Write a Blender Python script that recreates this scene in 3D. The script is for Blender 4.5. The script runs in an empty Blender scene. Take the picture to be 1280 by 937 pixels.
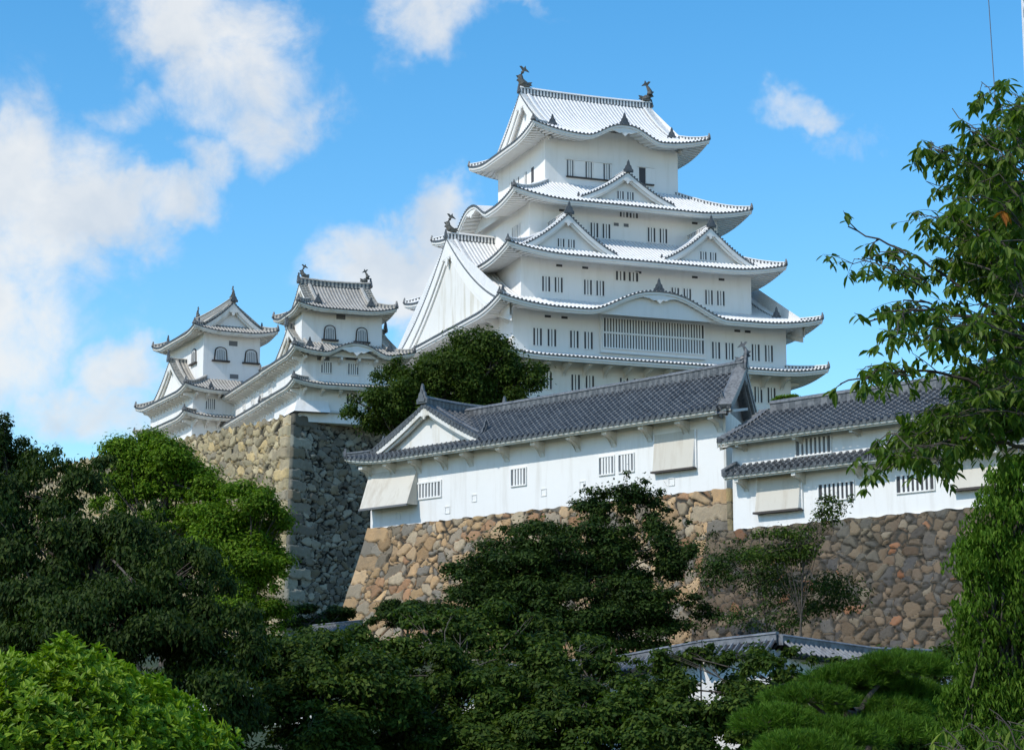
import bpy, math, random
import numpy as np
R = math.radians
rng = np.random.default_rng(7)
random.seed(7)
sc = bpy.context.scene
COL = sc.collection
# ------------------------------------------------------------------ camera, sky, sun, exposure
FPX, CX, CY, HOR, CZ = 2600., 640., 468.5, 920., 1.7
PIT = math.atan((HOR - CY) / FPX)
cam = bpy.data.cameras.new("camera"); cam_o = bpy.data.objects.new("camera", cam); COL.objects.link(cam_o)
cam.sensor_width = 36.; cam.lens = FPX / 1280. * 36.
cam_o.location = (0, 0, CZ); cam_o.rotation_euler = (R(90) + PIT, 0, 0)
cam.clip_start = .1; cam.clip_end = 6000
sc.camera = cam_o
SUN_AZ, SUN_EL = R(214), R(43)          # math angle from +X
def at(px, py, Y):
    a = (px - CX) / FPX; b = (CY - py) / FPX; c, s = math.cos(PIT), math.sin(PIT)
    ry = c - b * s; rz = s + b * c
    return np.array([a * Y / ry, Y, CZ + rz * Y / ry])
sun = bpy.data.lights.new("sun", 'SUN'); sun.energy = 2.35; sun.angle = R(.5); sun.color = (1., .95, .87)
sun_o = bpy.data.objects.new("sun", sun); COL.objects.link(sun_o)
sd = (math.cos(SUN_AZ) * math.cos(SUN_EL), math.sin(SUN_AZ) * math.cos(SUN_EL), math.sin(SUN_EL))
from mathutils import Vector, Matrix
sun_o.rotation_euler = Vector(sd).to_track_quat('Z', 'Y').to_euler()
sun_o.location = (-60, -20, 90)
vs = sc.view_settings
vs.view_transform = 'Standard'; vs.look = 'None'; vs.gamma = 1; vs.use_curve_mapping = False
vs.exposure = 0.53

class NT:
    def __init__(s, nt): s.nt = nt; nt.nodes.clear()
    def n(s, t, **k):
        o = s.nt.nodes.new(t)
        for a, v in k.items():
            if a.startswith('i_'):
                key = a[2:]; o.inputs[int(key) if key.isdigit() else key.replace('_', ' ')].default_value = v
            else: setattr(o, a, v)
        return o
    def l(s, a, b): s.nt.links.new(a, b)
    def m(s, op, a, b=None, c=None, clamp=False):
        o = s.nt.nodes.new('ShaderNodeMath'); o.operation = op; o.use_clamp = clamp
        for i, v in enumerate((a, b, c)):
            if v is None: continue
            if isinstance(v, (int, float)): o.inputs[i].default_value = v
            else: s.l(v, o.inputs[i])
        return o.outputs[0]
    def ramp(s, fac, stops, interp='LINEAR'):
        o = s.nt.nodes.new('ShaderNodeValToRGB'); cr = o.color_ramp; cr.interpolation = interp
        while len(cr.elements) < len(stops): cr.elements.new(.5)
        for e, (p, c) in zip(cr.elements, stops):
            e.position = p; e.color = tuple(c) + (1,) if len(c) == 3 else c
        s.l(fac, o.inputs[0]); return o.outputs[0]
    def mix(s, fac, a, b, bt='MIX'):
        o = s.nt.nodes.new('ShaderNodeMix'); o.data_type = 'RGBA'; o.blend_type = bt
        for i, v in ((0, fac), (6, a), (7, b)):
            if isinstance(v, (int, float)): o.inputs[i].default_value = v
            elif isinstance(v, tuple): o.inputs[i].default_value = v + (1,) if len(v) == 3 else v
            else: s.l(v, o.inputs[i])
        return o.outputs[2]

w = bpy.data.worlds.new("World"); sc.world = w; w.use_nodes = True
t = NT(w.node_tree)
sky = t.n('ShaderNodeTexSky', sky_type='NISHITA', sun_disc=False, sun_elevation=SUN_EL, sun_rotation=math.pi / 2 - SUN_AZ,
          altitude=0., air_density=1.0, dust_density=.25, ozone_density=2.2)
tc = t.n('ShaderNodeTexCoord')
sep = t.n('ShaderNodeSeparateXYZ'); t.l(tc.outputs['Generated'], sep.inputs[0])
az = t.m('ARCTAN2', sep.outputs[0], sep.outputs[1]); el = t.m('ARCSINE', sep.outputs[2])
hs = t.n('ShaderNodeHueSaturation', i_Saturation=1.36, i_Value=.95, i_Hue=.493); t.l(sky.outputs[0], hs.inputs['Color'])
# cloud banks: (px, py, rx, ry, weight) of each bank, turned into azimuth and elevation
banks = [(265, 200, 44, 46, .68), (375, 120, 30, 40, .5), (225, 232, 60, 28, .78), (60, 150, 60, 34, .6), (420, 345, 40, 25, .6), (20, 250, 150, 130, 1.0), (-60, 330, 190, 190, 1.0), (110, 265, 110, 60, .95), (200, 240, 90, 34, .8), (245, 20, 120, 70, .95),
         (300, 100, 110, 85, .85), (150, 140, 60, 40, .55), (330, 150, 80, 60, .75), (535, 25, 85, 55, .85), (500, 335, 105, 58, 1.15), (540, 275, 62, 52, 1.0), (440, 345, 50, 30, .7),
         (150, 445, 66, 46, .95), (120, 500, 120, 50, .85), (20, 450, 60, 50, .4), (1005, 130, 48, 24, .56), (1050, 158, 45, 22, .46), (560, 400, 70, 60, .8), (660, 10, 60, 15, .4)]
comb = t.n('ShaderNodeCombineXYZ'); t.l(az, comb.inputs[0]); t.l(el, comb.inputs[1])
nz0 = t.n('ShaderNodeTexNoise', i_Scale=14., i_Detail=5., i_Roughness=.6); t.l(comb.outputs[0], nz0.inputs['Vector'])
sub = t.n('ShaderNodeVectorMath', operation='SUBTRACT'); t.l(nz0.outputs['Color'], sub.inputs[0]); sub.inputs[1].default_value = (.5, .5, .5)
scl = t.n('ShaderNodeVectorMath', operation='SCALE'); t.l(sub.outputs[0], scl.inputs[0]); scl.inputs['Scale'].default_value = .075
wrp = t.n('ShaderNodeVectorMath', operation='ADD'); t.l(comb.outputs[0], wrp.inputs[0]); t.l(scl.outputs[0], wrp.inputs[1])
acc = None
for (px, py, rx, ry, wt) in banks:
    rx *= 1.18; ry *= 1.18
    d = at(px, py, 1.) - np.array([0, 0, CZ]); d /= np.linalg.norm(d)
    a0 = math.atan2(d[0], d[1]); e0 = math.asin(d[2])
    s1 = t.n('ShaderNodeVectorMath', operation='SUBTRACT'); t.l(wrp.outputs[0], s1.inputs[0]); s1.inputs[1].default_value = (a0, e0, 0)
    s2 = t.n('ShaderNodeVectorMath', operation='MULTIPLY'); t.l(s1.outputs[0], s2.inputs[0]); s2.inputs[1].default_value = (FPX / rx, FPX / ry, 0)
    s3 = t.n('ShaderNodeVectorMath', operation='LENGTH'); t.l(s2.outputs[0], s3.inputs[0])
    mr = t.n('ShaderNodeMapRange', interpolation_type='SMOOTHSTEP'); t.l(s3.outputs['Value'], mr.inputs[0])
    mr.inputs[1].default_value = 1.35; mr.inputs[2].default_value = .2; mr.inputs[3].default_value = 0; mr.inputs[4].default_value = wt
    acc = mr.outputs[0] if acc is None else t.m('MAXIMUM', acc, mr.outputs[0])
# scattered cloud elsewhere in the sky (outside the view)
nz2 = t.n('ShaderNodeTexNoise', i_Scale=3.5, i_Detail=6., i_Roughness=.6); t.l(tc.outputs['Generated'], nz2.inputs['Vector'])
away = t.m('GREATER_THAN', t.m('ABSOLUTE', az), .42)
oth = t.m('MULTIPLY', t.m('MULTIPLY_ADD', nz2.outputs[0], 3., -1.35, clamp=True), away)
acc = t.m('MAXIMUM', acc, oth)
nz1 = t.n('ShaderNodeTexNoise', i_Scale=26., i_Detail=8., i_Roughness=.62, i_Distortion=.3); t.l(comb.outputs[0], nz1.inputs['Vector'])
den = t.m('ADD', acc, t.m('MULTIPLY', t.m('SUBTRACT', nz1.outputs[0], .5), 1.6))
mask = t.n('ShaderNodeMapRange', interpolation_type='SMOOTHSTEP'); t.l(den, mask.inputs[0])
mask.inputs[1].default_value = .15; mask.inputs[2].default_value = 1.05; mask.inputs[4].default_value = .9
cm = t.m('MULTIPLY', mask.outputs[0], t.m('MINIMUM', t.m('MULTIPLY', acc, 4.), 1.))
nz3 = t.n('ShaderNodeTexNoise', i_Scale=18., i_Detail=4.); t.l(wrp.outputs[0], nz3.inputs['Vector'])
ccol = t.ramp(nz3.outputs[0], [(.32, (3.0, 3.3, 3.65)), (.62, (4.1, 4.15, 4.15))])
bg = t.n('ShaderNodeBackground', i_Strength=.15)
mx = t.mix(cm, hs.outputs[0], ccol)
t.l(mx, bg.inputs[0])
wo = t.n('ShaderNodeOutputWorld'); t.l(bg.outputs[0], wo.inputs[0])

# ------------------------------------------------------------------ materials
MATS = {}
def mat(name, fn):
    m = bpy.data.materials.new(name); m.use_nodes = True
    t = NT(m.node_tree); p = t.n('ShaderNodeBsdfPrincipled'); o = t.n('ShaderNodeOutputMaterial')
    t.l(p.outputs[0], o.inputs[0]); fn(t, p, o); MATS[name] = m; return m
def objco(t): return t.n('ShaderNodeTexCoord').outputs['Object']
def bump(t, p, h, st, dist=.02):
    b = t.n('ShaderNodeBump', i_Strength=st, i_Distance=dist); t.l(h, b.inputs['Height']); t.l(b.outputs[0], p.inputs['Normal'])
def plaster(c0, c1, stain=None, amt=.5):
    def f(t, p, o):
        co = objco(t)
        n1 = t.n('ShaderNodeTexNoise', i_Scale=.35, i_Detail=5., i_Roughness=.6); t.l(co, n1.inputs['Vector'])
        col = t.mix(n1.outputs[0], c0, c1)
        if stain:
            mp = t.n('ShaderNodeMapping'); mp.inputs['Scale'].default_value = (1.3, 1.3, .16); t.l(co, mp.inputs[0])
            n2 = t.n('ShaderNodeTexNoise', i_Scale=1.2, i_Detail=6., i_Roughness=.65); t.l(mp.outputs[0], n2.inputs['Vector'])
            f2 = t.ramp(n2.outputs[0], [(.5, (0, 0, 0)), (.75, (amt, amt, amt))])
            col = t.mix(f2, col, stain)
        t.l(col, p.inputs['Base Color']); p.inputs['Roughness'].default_value = .85; p.inputs['Specular IOR Level'].default_value = .25
        n3 = t.n('ShaderNodeTexNoise', i_Scale=3., i_Detail=4.); t.l(co, n3.inputs['Vector']); bump(t, p, n3.outputs[0], .25, .03)
    return f
mat('plaster', plaster((.84, .82, .785), (.80, .78, .745), (.66, .63, .57), .4))
mat('plaster_front', plaster((.82, .81, .785), (.77, .76, .735), (.60, .57, .52), .6))
mat('plaster_cream', plaster((.66, .62, .54), (.56, .52, .45), (.46, .40, .32), .95))
mat('plaster_stained', plaster((.78, .77, .74), (.70, .67, .60), (.50, .45, .34), .9))
def tile(c0, c1, rough=.6, seg=0):
    def f(t, p, o):
        co = objco(t)
        n1 = t.n('ShaderNodeTexNoise', i_Scale=1.1, i_Detail=6., i_Roughness=.7); t.l(co, n1.inputs['Vector'])
        n2 = t.n('ShaderNodeTexNoise', i_Scale=7., i_Detail=3.); t.l(co, n2.inputs['Vector'])
        f1 = t.m('MULTIPLY_ADD', n2.outputs[0], .6, t.m('MULTIPLY', n1.outputs[0], .5), clamp=True)
        t.l(t.ramp(f1, [(.4, c0), (.62, c1)]), p.inputs['Base Color'])
        p.inputs['Roughness'].default_value = rough
    return f
mat('roof_plaster', tile((.66, .65, .63), (.78, .77, .75), .85))
mat('roof_valley', tile((.42, .42, .415), (.58, .575, .57), .8))
mat('tile_dark', tile((.045, .05, .055), (.12, .125, .13), .5))
mat('old_plaster', tile((.30, .275, .23), (.48, .45, .40), .85))
mat('old_valley', tile((.17, .155, .135), (.30, .275, .245), .85))
mat('grey_tile', tile((.03, .033, .037), (.10, .106, .112), .5))
mat('grey_pan', tile((.006, .007, .008), (.014, .015, .017), .7))
mat('tile_joint', tile((.30, .31, .33), (.5, .51, .53), .6))
mat('tile_worn', tile((.06, .065, .07), (.17, .175, .18), .55))
mat('rake_grey', tile((.10, .105, .11), (.2, .2, .2), .7))
mat('bronze', tile((.05, .055, .05), (.13, .12, .10), .5))
def flat(c, r=.7):
    def f(t, p, o): p.inputs['Base Color'].default_value = c + (1,); p.inputs['Roughness'].default_value = r
    return f
mat('void', flat((.06, .06, .065), .9)); mat('void_soft', flat((.16, .165, .17), .9))
mat('wood_dark', flat((.06, .05, .045), .8)); mat('shutter', plaster((.62, .62, .60), (.56, .56, .55)))
mat('cable', flat((.05, .07, .1), .6)); mat('steel', flat((.62, .63, .65), .5))
def stonef(stops, dark=.05):
    def f(t, p, o):
        a = t.n('ShaderNodeAttribute', attribute_name='stone')
        sp = t.n('ShaderNodeSeparateColor'); t.l(a.outputs['Color'], sp.inputs[0])
        col = t.ramp(sp.outputs[0], stops, 'CONSTANT')
        co = objco(t)
        n1 = t.n('ShaderNodeTexNoise', i_Scale=2.2, i_Detail=8., i_Roughness=.7); t.l(co, n1.inputs['Vector'])
        col = t.mix(t.ramp(n1.outputs[0], [(.35, (.4,) * 3), (.58, (0, 0, 0))]), col, (.15, .13, .10))
        n4 = t.n('ShaderNodeTexNoise', i_Scale=.25, i_Detail=4.); t.l(co, n4.inputs['Vector'])
        col = t.mix(t.ramp(n4.outputs[0], [(.45, (0, 0, 0)), (.75, (.3,) * 3)]), col, (.15, .14, .09))
        br = t.m('MULTIPLY_ADD', sp.outputs[1], .55, .72)
        vm = t.n('ShaderNodeVectorMath', operation='SCALE'); t.l(col, vm.inputs[0]); t.l(br, vm.inputs['Scale'])
        g = t.ramp(sp.outputs[2], [(.012, (1, 1, 1)), (.045, (0, 0, 0))])
        col = t.mix(g, vm.outputs[0], (dark, dark * .95, dark * .8))
        t.l(col, p.inputs['Base Color']); p.inputs['Roughness'].default_value = .9; p.inputs['Specular IOR Level'].default_value = .2
        n3 = t.n('ShaderNodeTexNoise', i_Scale=5., i_Detail=7., i_Roughness=.7); t.l(co, n3.inputs['Vector']); bump(t, p, n3.outputs[0], .7, .12)
    return f
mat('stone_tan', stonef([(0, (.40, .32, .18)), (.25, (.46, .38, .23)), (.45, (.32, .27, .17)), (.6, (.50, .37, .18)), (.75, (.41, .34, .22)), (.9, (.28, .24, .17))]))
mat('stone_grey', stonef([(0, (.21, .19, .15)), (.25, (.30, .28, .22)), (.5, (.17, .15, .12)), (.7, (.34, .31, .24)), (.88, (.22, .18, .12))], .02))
mat('stone_orange', stonef([(0, (.42, .27, .14)), (.2, (.47, .32, .18)), (.36, (.27, .22, .16)), (.48, (.38, .21, .11)), (.58, (.38, .30, .20)), (.74, (.22, .195, .16)), (.87, (.50, .33, .17))]))
mat('stone_brown', stonef([(0, (.13, .095, .065)), (.2, (.16, .115, .075)), (.4, (.085, .075, .065)), (.55, (.125, .085, .055)), (.66, (.19, .155, .11)), (.76, (.085, .08, .075)), (.92, (.24, .11, .055))]))
def leaf(c0, c1, c2, trans=.35, rough=.6, spec=.12):
    def f(t, p, o):
        g = t.n('ShaderNodeNewGeometry')
        col = t.ramp(g.outputs['Random Per Island'], [(0, c0), (.55, c1), (1, c2)])
        co = objco(t); n1 = t.n('ShaderNodeTexNoise', i_Scale=.5, i_Detail=3.); t.l(co, n1.inputs['Vector'])
        v = t.m('MULTIPLY_ADD', n1.outputs[0], 1.1, .45)
        vm = t.n('ShaderNodeVectorMath', operation='SCALE'); t.l(col, vm.inputs[0]); t.l(v, vm.inputs['Scale'])
        t.l(vm.outputs[0], p.inputs['Base Color']); p.inputs['Roughness'].default_value = rough
        p.inputs['Specular IOR Level'].default_value = spec
        tr = t.n('ShaderNodeBsdfTranslucent')
        c3 = t.mix(1., vm.outputs[0], (1.1, 1.25, .35), 'MULTIPLY'); t.l(c3, tr.inputs[0])
        ms = t.n('ShaderNodeMixShader', i_0=trans); t.l(p.outputs[0], ms.inputs[1]); t.l(tr.outputs[0], ms.inputs[2]); t.l(ms.outputs[0], o.inputs[0])
    return f
mat('leaf_mid', leaf((.024, .048, .007), (.048, .082, .011), (.085, .125, .02)))
mat('leaf_mid2', leaf((.02, .044, .006), (.046, .08, .01), (.09, .13, .018), .3))
mat('leaf_dark', leaf((.013, .03, .006), (.027, .052, .009), (.055, .088, .014), .25))
mat('leaf_deep', leaf((.014, .03, .005), (.027, .05, .008), (.06, .088, .014), .3))
mat('leaf_bright', leaf((.12, .22, .009), (.19, .30, .014), (.27, .38, .03), .3, .5, .25))
mat('leaf_pine', leaf((.055, .12, .007), (.10, .18, .01), (.16, .24, .018), .35))
mat('leaf_needle', leaf((.035, .09, .008), (.07, .15, .012), (.11, .2, .02), .25))
mat('leaf_cherry', leaf((.055, .115, .012), (.095, .16, .022), (.17, .23, .04), .45, .5, .25))
mat('leaf_yellow', leaf((.06, .13, .015), (.12, .19, .03), (.21, .26, .05), .4))
mat('leaf_autumn', leaf((.35, .12, .02), (.4, .14, .03), (.45, .2, .03), .4))
def bark(t, p, o):
    co = objco(t); n1 = t.n('ShaderNodeTexNoise', i_Scale=6., i_Detail=6.); t.l(co, n1.inputs['Vector'])
    t.l(t.ramp(n1.outputs[0], [(.3, (.035, .028, .022)), (.7, (.11, .09, .07))]), p.inputs['Base Color']); p.inputs['Roughness'].default_value = .9
    bump(t, p, n1.outputs[0], .6, .03)
mat('bark', bark)
def groundf(t, p, o):
    co = objco(t); n1 = t.n('ShaderNodeTexNoise', i_Scale=.3, i_Detail=8.); t.l(co, n1.inputs['Vector'])
    t.l(t.ramp(n1.outputs[0], [(.3, (.02, .035, .012)), (.55, (.035, .055, .018)), (.75, (.08, .07, .04))]), p.inputs['Base Color']); p.inputs['Roughness'].default_value = .95
    bump(t, p, n1.outputs[0], .5, .2)
mat('ground', groundf)
mat('gravel', plaster((.30, .28, .24), (.36, .34, .3)))

# ------------------------------------------------------------------ mesh helpers
class MB:
    def __init__(s): s.v = []; s.f = []; s.n = 0
    def add(s, v, f, m=0):
        v = np.asarray(v, float).reshape(-1, 3); f = np.asarray(f, int)
        if len(f) == 0: return
        mi = np.full(len(f), m) if np.isscalar(m) else np.asarray(m)
        s.v.append(v); s.f.append((f + s.n, mi)); s.n += len(v)
    def box(s, c, h, m=0, ax=None):
        c = np.asarray(c, float); h = np.asarray(h, float)
        q = np.array([[x, y, z] for x in (-1, 1) for y in (-1, 1) for z in (-1, 1)]) * h
        if ax is not None: q = q @ np.asarray(ax, float)
        s.add(q + c, [(0, 1, 3, 2), (4, 6, 7, 5), (0, 4, 5, 1), (2, 3, 7, 6), (0, 2, 6, 4), (1, 5, 7, 3)], m)
    def grid(s, P, m=0, flip=False):
        a, b = P.shape[:2]; i = np.arange(a * b).reshape(a, b)
        f = np.stack([i[:-1, :-1], i[1:, :-1], i[1:, 1:], i[:-1, 1:]], -1)
        if flip: f = f[..., ::-1]
        if not np.isscalar(m): m = np.broadcast_to(m, (a - 1, b - 1)).reshape(-1)
        s.add(P.reshape(-1, 3), f.reshape(-1, 4), m)
    def tube(s, pts, rad, k=6, m=0, cap=True):
        pts = np.asarray(pts, float); n = len(pts); rad = np.broadcast_to(rad, (n,))
        tg = np.gradient(pts, axis=0); tg /= np.linalg.norm(tg, axis=1)[:, None] + 1e-9
        up = np.where(np.abs(tg[:, 2:3]) > .9, np.array([[1., 0, 0]]), np.array([[0, 0, 1.]]))
        a = np.cross(tg, up); a /= np.linalg.norm(a, axis=1)[:, None] + 1e-9; b = np.cross(tg, a)
        th = np.linspace(0, 2 * math.pi, k + 1)
        P = pts[:, None] + rad[:, None, None] * (np.cos(th)[None, :, None] * a[:, None] + np.sin(th)[None, :, None] * b[:, None])
        s.grid(P, m)
        if cap:
            for e in (0, n - 1):
                c = s.n; s.add(np.vstack([P[e, :-1], pts[e:e + 1]]), [(j, (j + 1) % k, k) for j in range(k)], m)
    def prism(s, poly, o, ax, ay, an, th, m=0):
        # flat outline (2-D list) extruded by th along an
        poly = np.asarray(poly, float); n = len(poly)
        P = o + poly[:, :1] * ax + poly[:, 1:2] * ay
        c = P.mean(0); F = np.vstack([P, P + an * th, c[None], (c + an * th)[None]])
        f = []
        for j in range(n):
            k = (j + 1) % n; f.append((j, k, 2 * n)); f.append((n + k, n + j, 2 * n + 1))
        s.add(F, f, m)
        s.add(F, [(j, (j + 1) % n, n + (j + 1) % n, n + j) for j in range(n)], m)
    def build(s, name, mats, parent=None, zoff=None, smooth=False, attr=None):
        v = np.vstack(s.v).astype(np.float32)
        if zoff is None: zoff = parent_z(parent)
        v[:, 2] -= zoff
        me = bpy.data.meshes.new(name)
        me.vertices.add(len(v)); me.vertices.foreach_set('co', v.ravel())
        lv = np.concatenate([f.ravel() for f, _ in s.f]); lt = np.concatenate([np.full(len(f), f.shape[1]) for f, _ in s.f])
        mi = np.concatenate([m for _, m in s.f])
        me.loops.add(len(lv)); me.loops.foreach_set('vertex_index', lv.astype(np.int32))
        me.polygons.add(len(lt)); me.polygons.foreach_set('loop_start', np.concatenate([[0], np.cumsum(lt)[:-1]]).astype(np.int32))
        me.polygons.foreach_set('material_index', mi.astype(np.int32))
        me.polygons.foreach_set('use_smooth', np.full(len(lt), bool(smooth)))
        if attr is not None:
            ca = me.color_attributes.new('stone', 'FLOAT_COLOR', 'POINT'); ca.data.foreach_set('color', attr.astype(np.float32).ravel())
        me.update(calc_edges=True); me.validate(verbose=False)
        for m in (mats if isinstance(mats, (list, tuple)) else [mats]): me.materials.append(MATS[m])
        o = bpy.data.objects.new(name, me); COL.objects.link(o)
        if parent is not None: o.parent = parent
        return o
def parent_z(p):
    return 0. if p is None else ROOTZ.get(p.name, 0.)
ROOTZ = {}
def tag(o, label=None, cat=None, group=None, kind=None):
    for k, v in (('label', label), ('category', cat), ('group', group), ('kind', kind)):
        if v: o[k] = v
    return o
def thing(name, label, cat, loc=(0, 0, 0), deg=0, group=None):
    o = bpy.data.objects.new(name, None); COL.objects.link(o); o.location = loc; o.rotation_euler = (0, 0, R(deg))
    tag(o, label, cat, group); ROOTZ[o.name] = loc[2]; return o
def child(o, p): ROOTZ[o.name] = ROOTZ.get(p.name, 0.); return o
X, Y, Z = np.eye(3)

# ------------------------------------------------------------------ roofs
STY = {'white': dict(rib='roof_plaster', pan='roof_valley', edge='tile_dark', trim='plaster', cap='roof_plaster', band='tile_dark'),
       'old': dict(rib='old_plaster', pan='old_valley', edge='tile_dark', trim='plaster_stained', cap='old_plaster', band='tile_dark'),
       'grey': dict(rib='grey_tile', pan='grey_pan', edge='grey_tile', trim='plaster_stained', cap='tile_worn', band='grey_tile')}
class Roof:
    def __init__(s, root, c, A, B, z0, prof, O, style='white', U=.7, L=6., arches=(), noup=(), p=.36, fas=.36, rr=.085):
        s.root = root; s.c = c; s.A = A; s.B = B; s.z0 = z0; s.prof = prof; s.O = O; s.st = STY[style]; s.U = U; s.L = L
        s.arch = arches; s.noup = noup; s.p = p; s.fas = fas; s.rr = rr; s.mb = MB(); s.roofobj = None
    def half(s, k): return s.A if k % 2 == 0 else s.B
    def pt(s, k, u, d, z):
        u, d, z = np.broadcast_arrays(u, d, z)
        if k == 0: x, y = u, -s.B + d
        elif k == 1: x, y = s.A - d, u
        elif k == 2: x, y = -u, s.B - d
        else: x, y = -s.A + d, -u
        return np.stack([x + s.c[0], y + s.c[1], z], -1)
    def axes(s, k):
        return [(X, Y), (Y, -X), (-X, -Y), (-Y, X)][k]      # along, inward
    def up(s, k, u, d):
        u = np.asarray(u, float); d = np.asarray(d, float)
        c = s.half(k) - np.abs(u)
        r = s.U * np.clip(1 - c / s.L, 0, 1) ** 2 * np.clip(1 - d / s.L, 0, 1)
        for q in s.noup:
            if q == k: r = np.where(u < 0, 0, r)
            if q == (k + 1) % 4: r = np.where(u > 0, 0, r)
        return r
    def K(s, k, u):
        u = np.asarray(u, float); r = np.zeros_like(u)
        for (kk, u0, wd, H) in s.arch:
            if kk == k:
                tt = np.clip(np.abs(u - u0) / wd, 0, 1); r = r + H * (.5 + .5 * np.cos(math.pi * tt ** 1.22))
        return r
    def z(s, k, u, d):
        base = s.z0 + s.prof(np.asarray(d, float)) + s.up(k, u, d); a = s.z0 + s.K(k, u) + .04 * np.asarray(d)
        return np.where(s.K(k, u) > 1e-4, np.maximum(base, a), base)
    def panel(s, k, u0=None, u1=None, dmax=None, dmin=None, nd=9):
        h = s.half(k); u0 = -h if u0 is None else u0; u1 = h if u1 is None else u1
        n = max(1, int(round((u1 - u0) / s.p))); pp = (u1 - u0) / n
        off = np.array([-.5, -.26, -.2, -.1, .1, .2, .26]) * pp; hh = np.array([0, 0, .65, 1, 1, .65, 0]) * s.rr
        us = []; hs_ = []; mi = []
        for i in range(n):
            us += list(u0 + (i + .5) * pp + off); hs_ += list(hh)
        us.append(u1); hs_.append(0.); us = np.array(us); hs_ = np.array(hs_)
        mi = np.array((([1] + [0] * 5 + [1]) * n))
        dm = np.array([dmax(u) for u in us]) if dmax else np.full(len(us), 3.)
        dn = np.array([dmin(u) for u in us]) if dmin else np.zeros(len(us))
        dm = np.maximum(dm, dn)
        if s.st['rib'] == 'grey_tile':
            cs = np.arange(0, dm.max() + .3, .3); ts = np.sort(np.concatenate([cs, cs[1:] - .012])); st = np.where(np.arange(len(ts)) % 2 == 0, .045, 0.)
            D = np.clip(np.broadcast_to(ts, (len(us), len(ts))), dn[:, None], dm[:, None]); sh = np.broadcast_to(st, D.shape)
        else:
            tt = np.linspace(0, 1, nd); D = dn[:, None] + (dm - dn)[:, None] * tt[None]; sh = 0.
        Uu = np.broadcast_to(us[:, None], D.shape)
        P = s.pt(k, Uu, D, s.z(k, Uu, D) + hs_[:, None] + sh)
        s.mb.grid(P, mi[:, None], flip=False)
        s.ribs = (u0, pp, n)
        return u0, pp, n
    def eave(s, k, u0=None, u1=None, soffit=True, clip=(True, True)):
        h = s.half(k); u0 = -h if u0 is None else u0; u1 = h if u1 is None else u1
        n = max(1, int(round((u1 - u0) / s.p))); pp = (u1 - u0) / n
        al, inw = s.axes(k)
        e = MB(); th = np.linspace(0, 2 * math.pi, 9)[:-1]
        r = s.rr * 1.12
        ring = np.stack([np.cos(th), np.sin(th)], -1) * r
        for i in range(n):
            u = u0 + (i + .5) * pp; z = float(s.z(k, u, 0.)); c = s.pt(k, u, -.04, z + .03)
            A = c + ring[:, :1] * al + ring[:, 1:] * Z; B_ = A + inw * .12
            V = np.vstack([A, B_, c[None]])
            e.add(V, [(j, (j + 1) % 8, 16) for j in range(8)], 0); e.add(V, [(j, 8 + j, 8 + (j + 1) % 8, (j + 1) % 8) for j in range(8)], 0)
        us = np.linspace(u0, u1, n * 2 + 1); zz = s.z(k, us, 0.)
        e.grid(np.stack([s.pt(k, us, -.02, zz + .012), s.pt(k, us, -.02, zz - .07), s.pt(k, us, .1, zz - .07)], 1), 0)
        e.build('eave_tiles', s.st['edge'], s.roofobj)
        # fascia and raftered soffit
        f = MB(); F_ = s.fas
        f.grid(np.stack([s.pt(k, us, .03, zz - .06), s.pt(k, us, .05, zz - .06 - F_ * .55), s.pt(k, us, .16, zz - .06 - F_ * .6), s.pt(k, us, .18, zz - .06 - F_)], 1), 0)
        if soffit:
            q = .46; m = int((u1 - u0) / q); uu = []; dz = []
            for i in range(m):
                a = u0 + (i + .0) * (u1 - u0) / m; st = (u1 - u0) / m
                uu += [a, a + .45 * st, a + .451 * st, a + .999 * st]; dz += [0, 0, .13, .13]
            uu.append(u1); dz.append(0); uu = np.array(uu); dz = np.array(dz)
            c = h - np.abs(uu)
            if not clip[0]: c = np.where(uu < 0, 99, c)
            if not clip[1]: c = np.where(uu > 0, 99, c)
            dm = np.minimum(s.O + .15, np.maximum(c, .18)); tt = np.linspace(0, 1, 5)
            D = .18 + (dm - .18)[:, None] * tt; U2 = np.broadcast_to(uu[:, None], D.shape)
            zb = s.z0 + s.K(k, U2) + s.up(k, U2, D) - .06 - F_ + .18 * (D - .18) + dz[:, None]
            f.grid(s.pt(k, U2, D, zb), 0, flip=True)
        f.build('eave_underside', s.st['trim'], s.roofobj)
    def close(s, name='roof'):
        s.roofobj = s.mb.build(name, [s.st['rib'], s.st['pan']], s.root); child(s.roofobj, s.root); return s.roofobj
    def bar(s, pts, wd=.3, ht=.35, name='hip_ridge', seg=.32, band=True, parent=None):
        ridge_bar(pts, wd, ht, s.st, name, parent or s.roofobj, seg)
    def hip(s, k, dtop, wd=.26, ht=.26):
        # hip at corner between side k-1 and k : start end (u=-half) of side k
        dd = np.linspace(0.12, dtop, 14); h = s.half(k); u = -h + dd
        P = s.pt(k, u, dd, s.z(k, u, dd) + .05)
        s.bar(P, wd, ht)
        a = P[0]; b = P[1]; dr = (a - b); dr[2] = 0; dr /= np.linalg.norm(dr)
        oni(a + dr * .04, dr, .55, s.roofobj, 'corner_tile')
    def skirt(s, D, sides=(0, 1, 2, 3), hips=(0, 1, 2, 3), hipd=None):
        for k in sides: s.panel(k, dmax=lambda u, k=k: min(D, s.half(k) - abs(u)))
        s.close()
        for k in sides: s.eave(k)
        for k in hips: s.hip(k, hipd or D)
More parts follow.
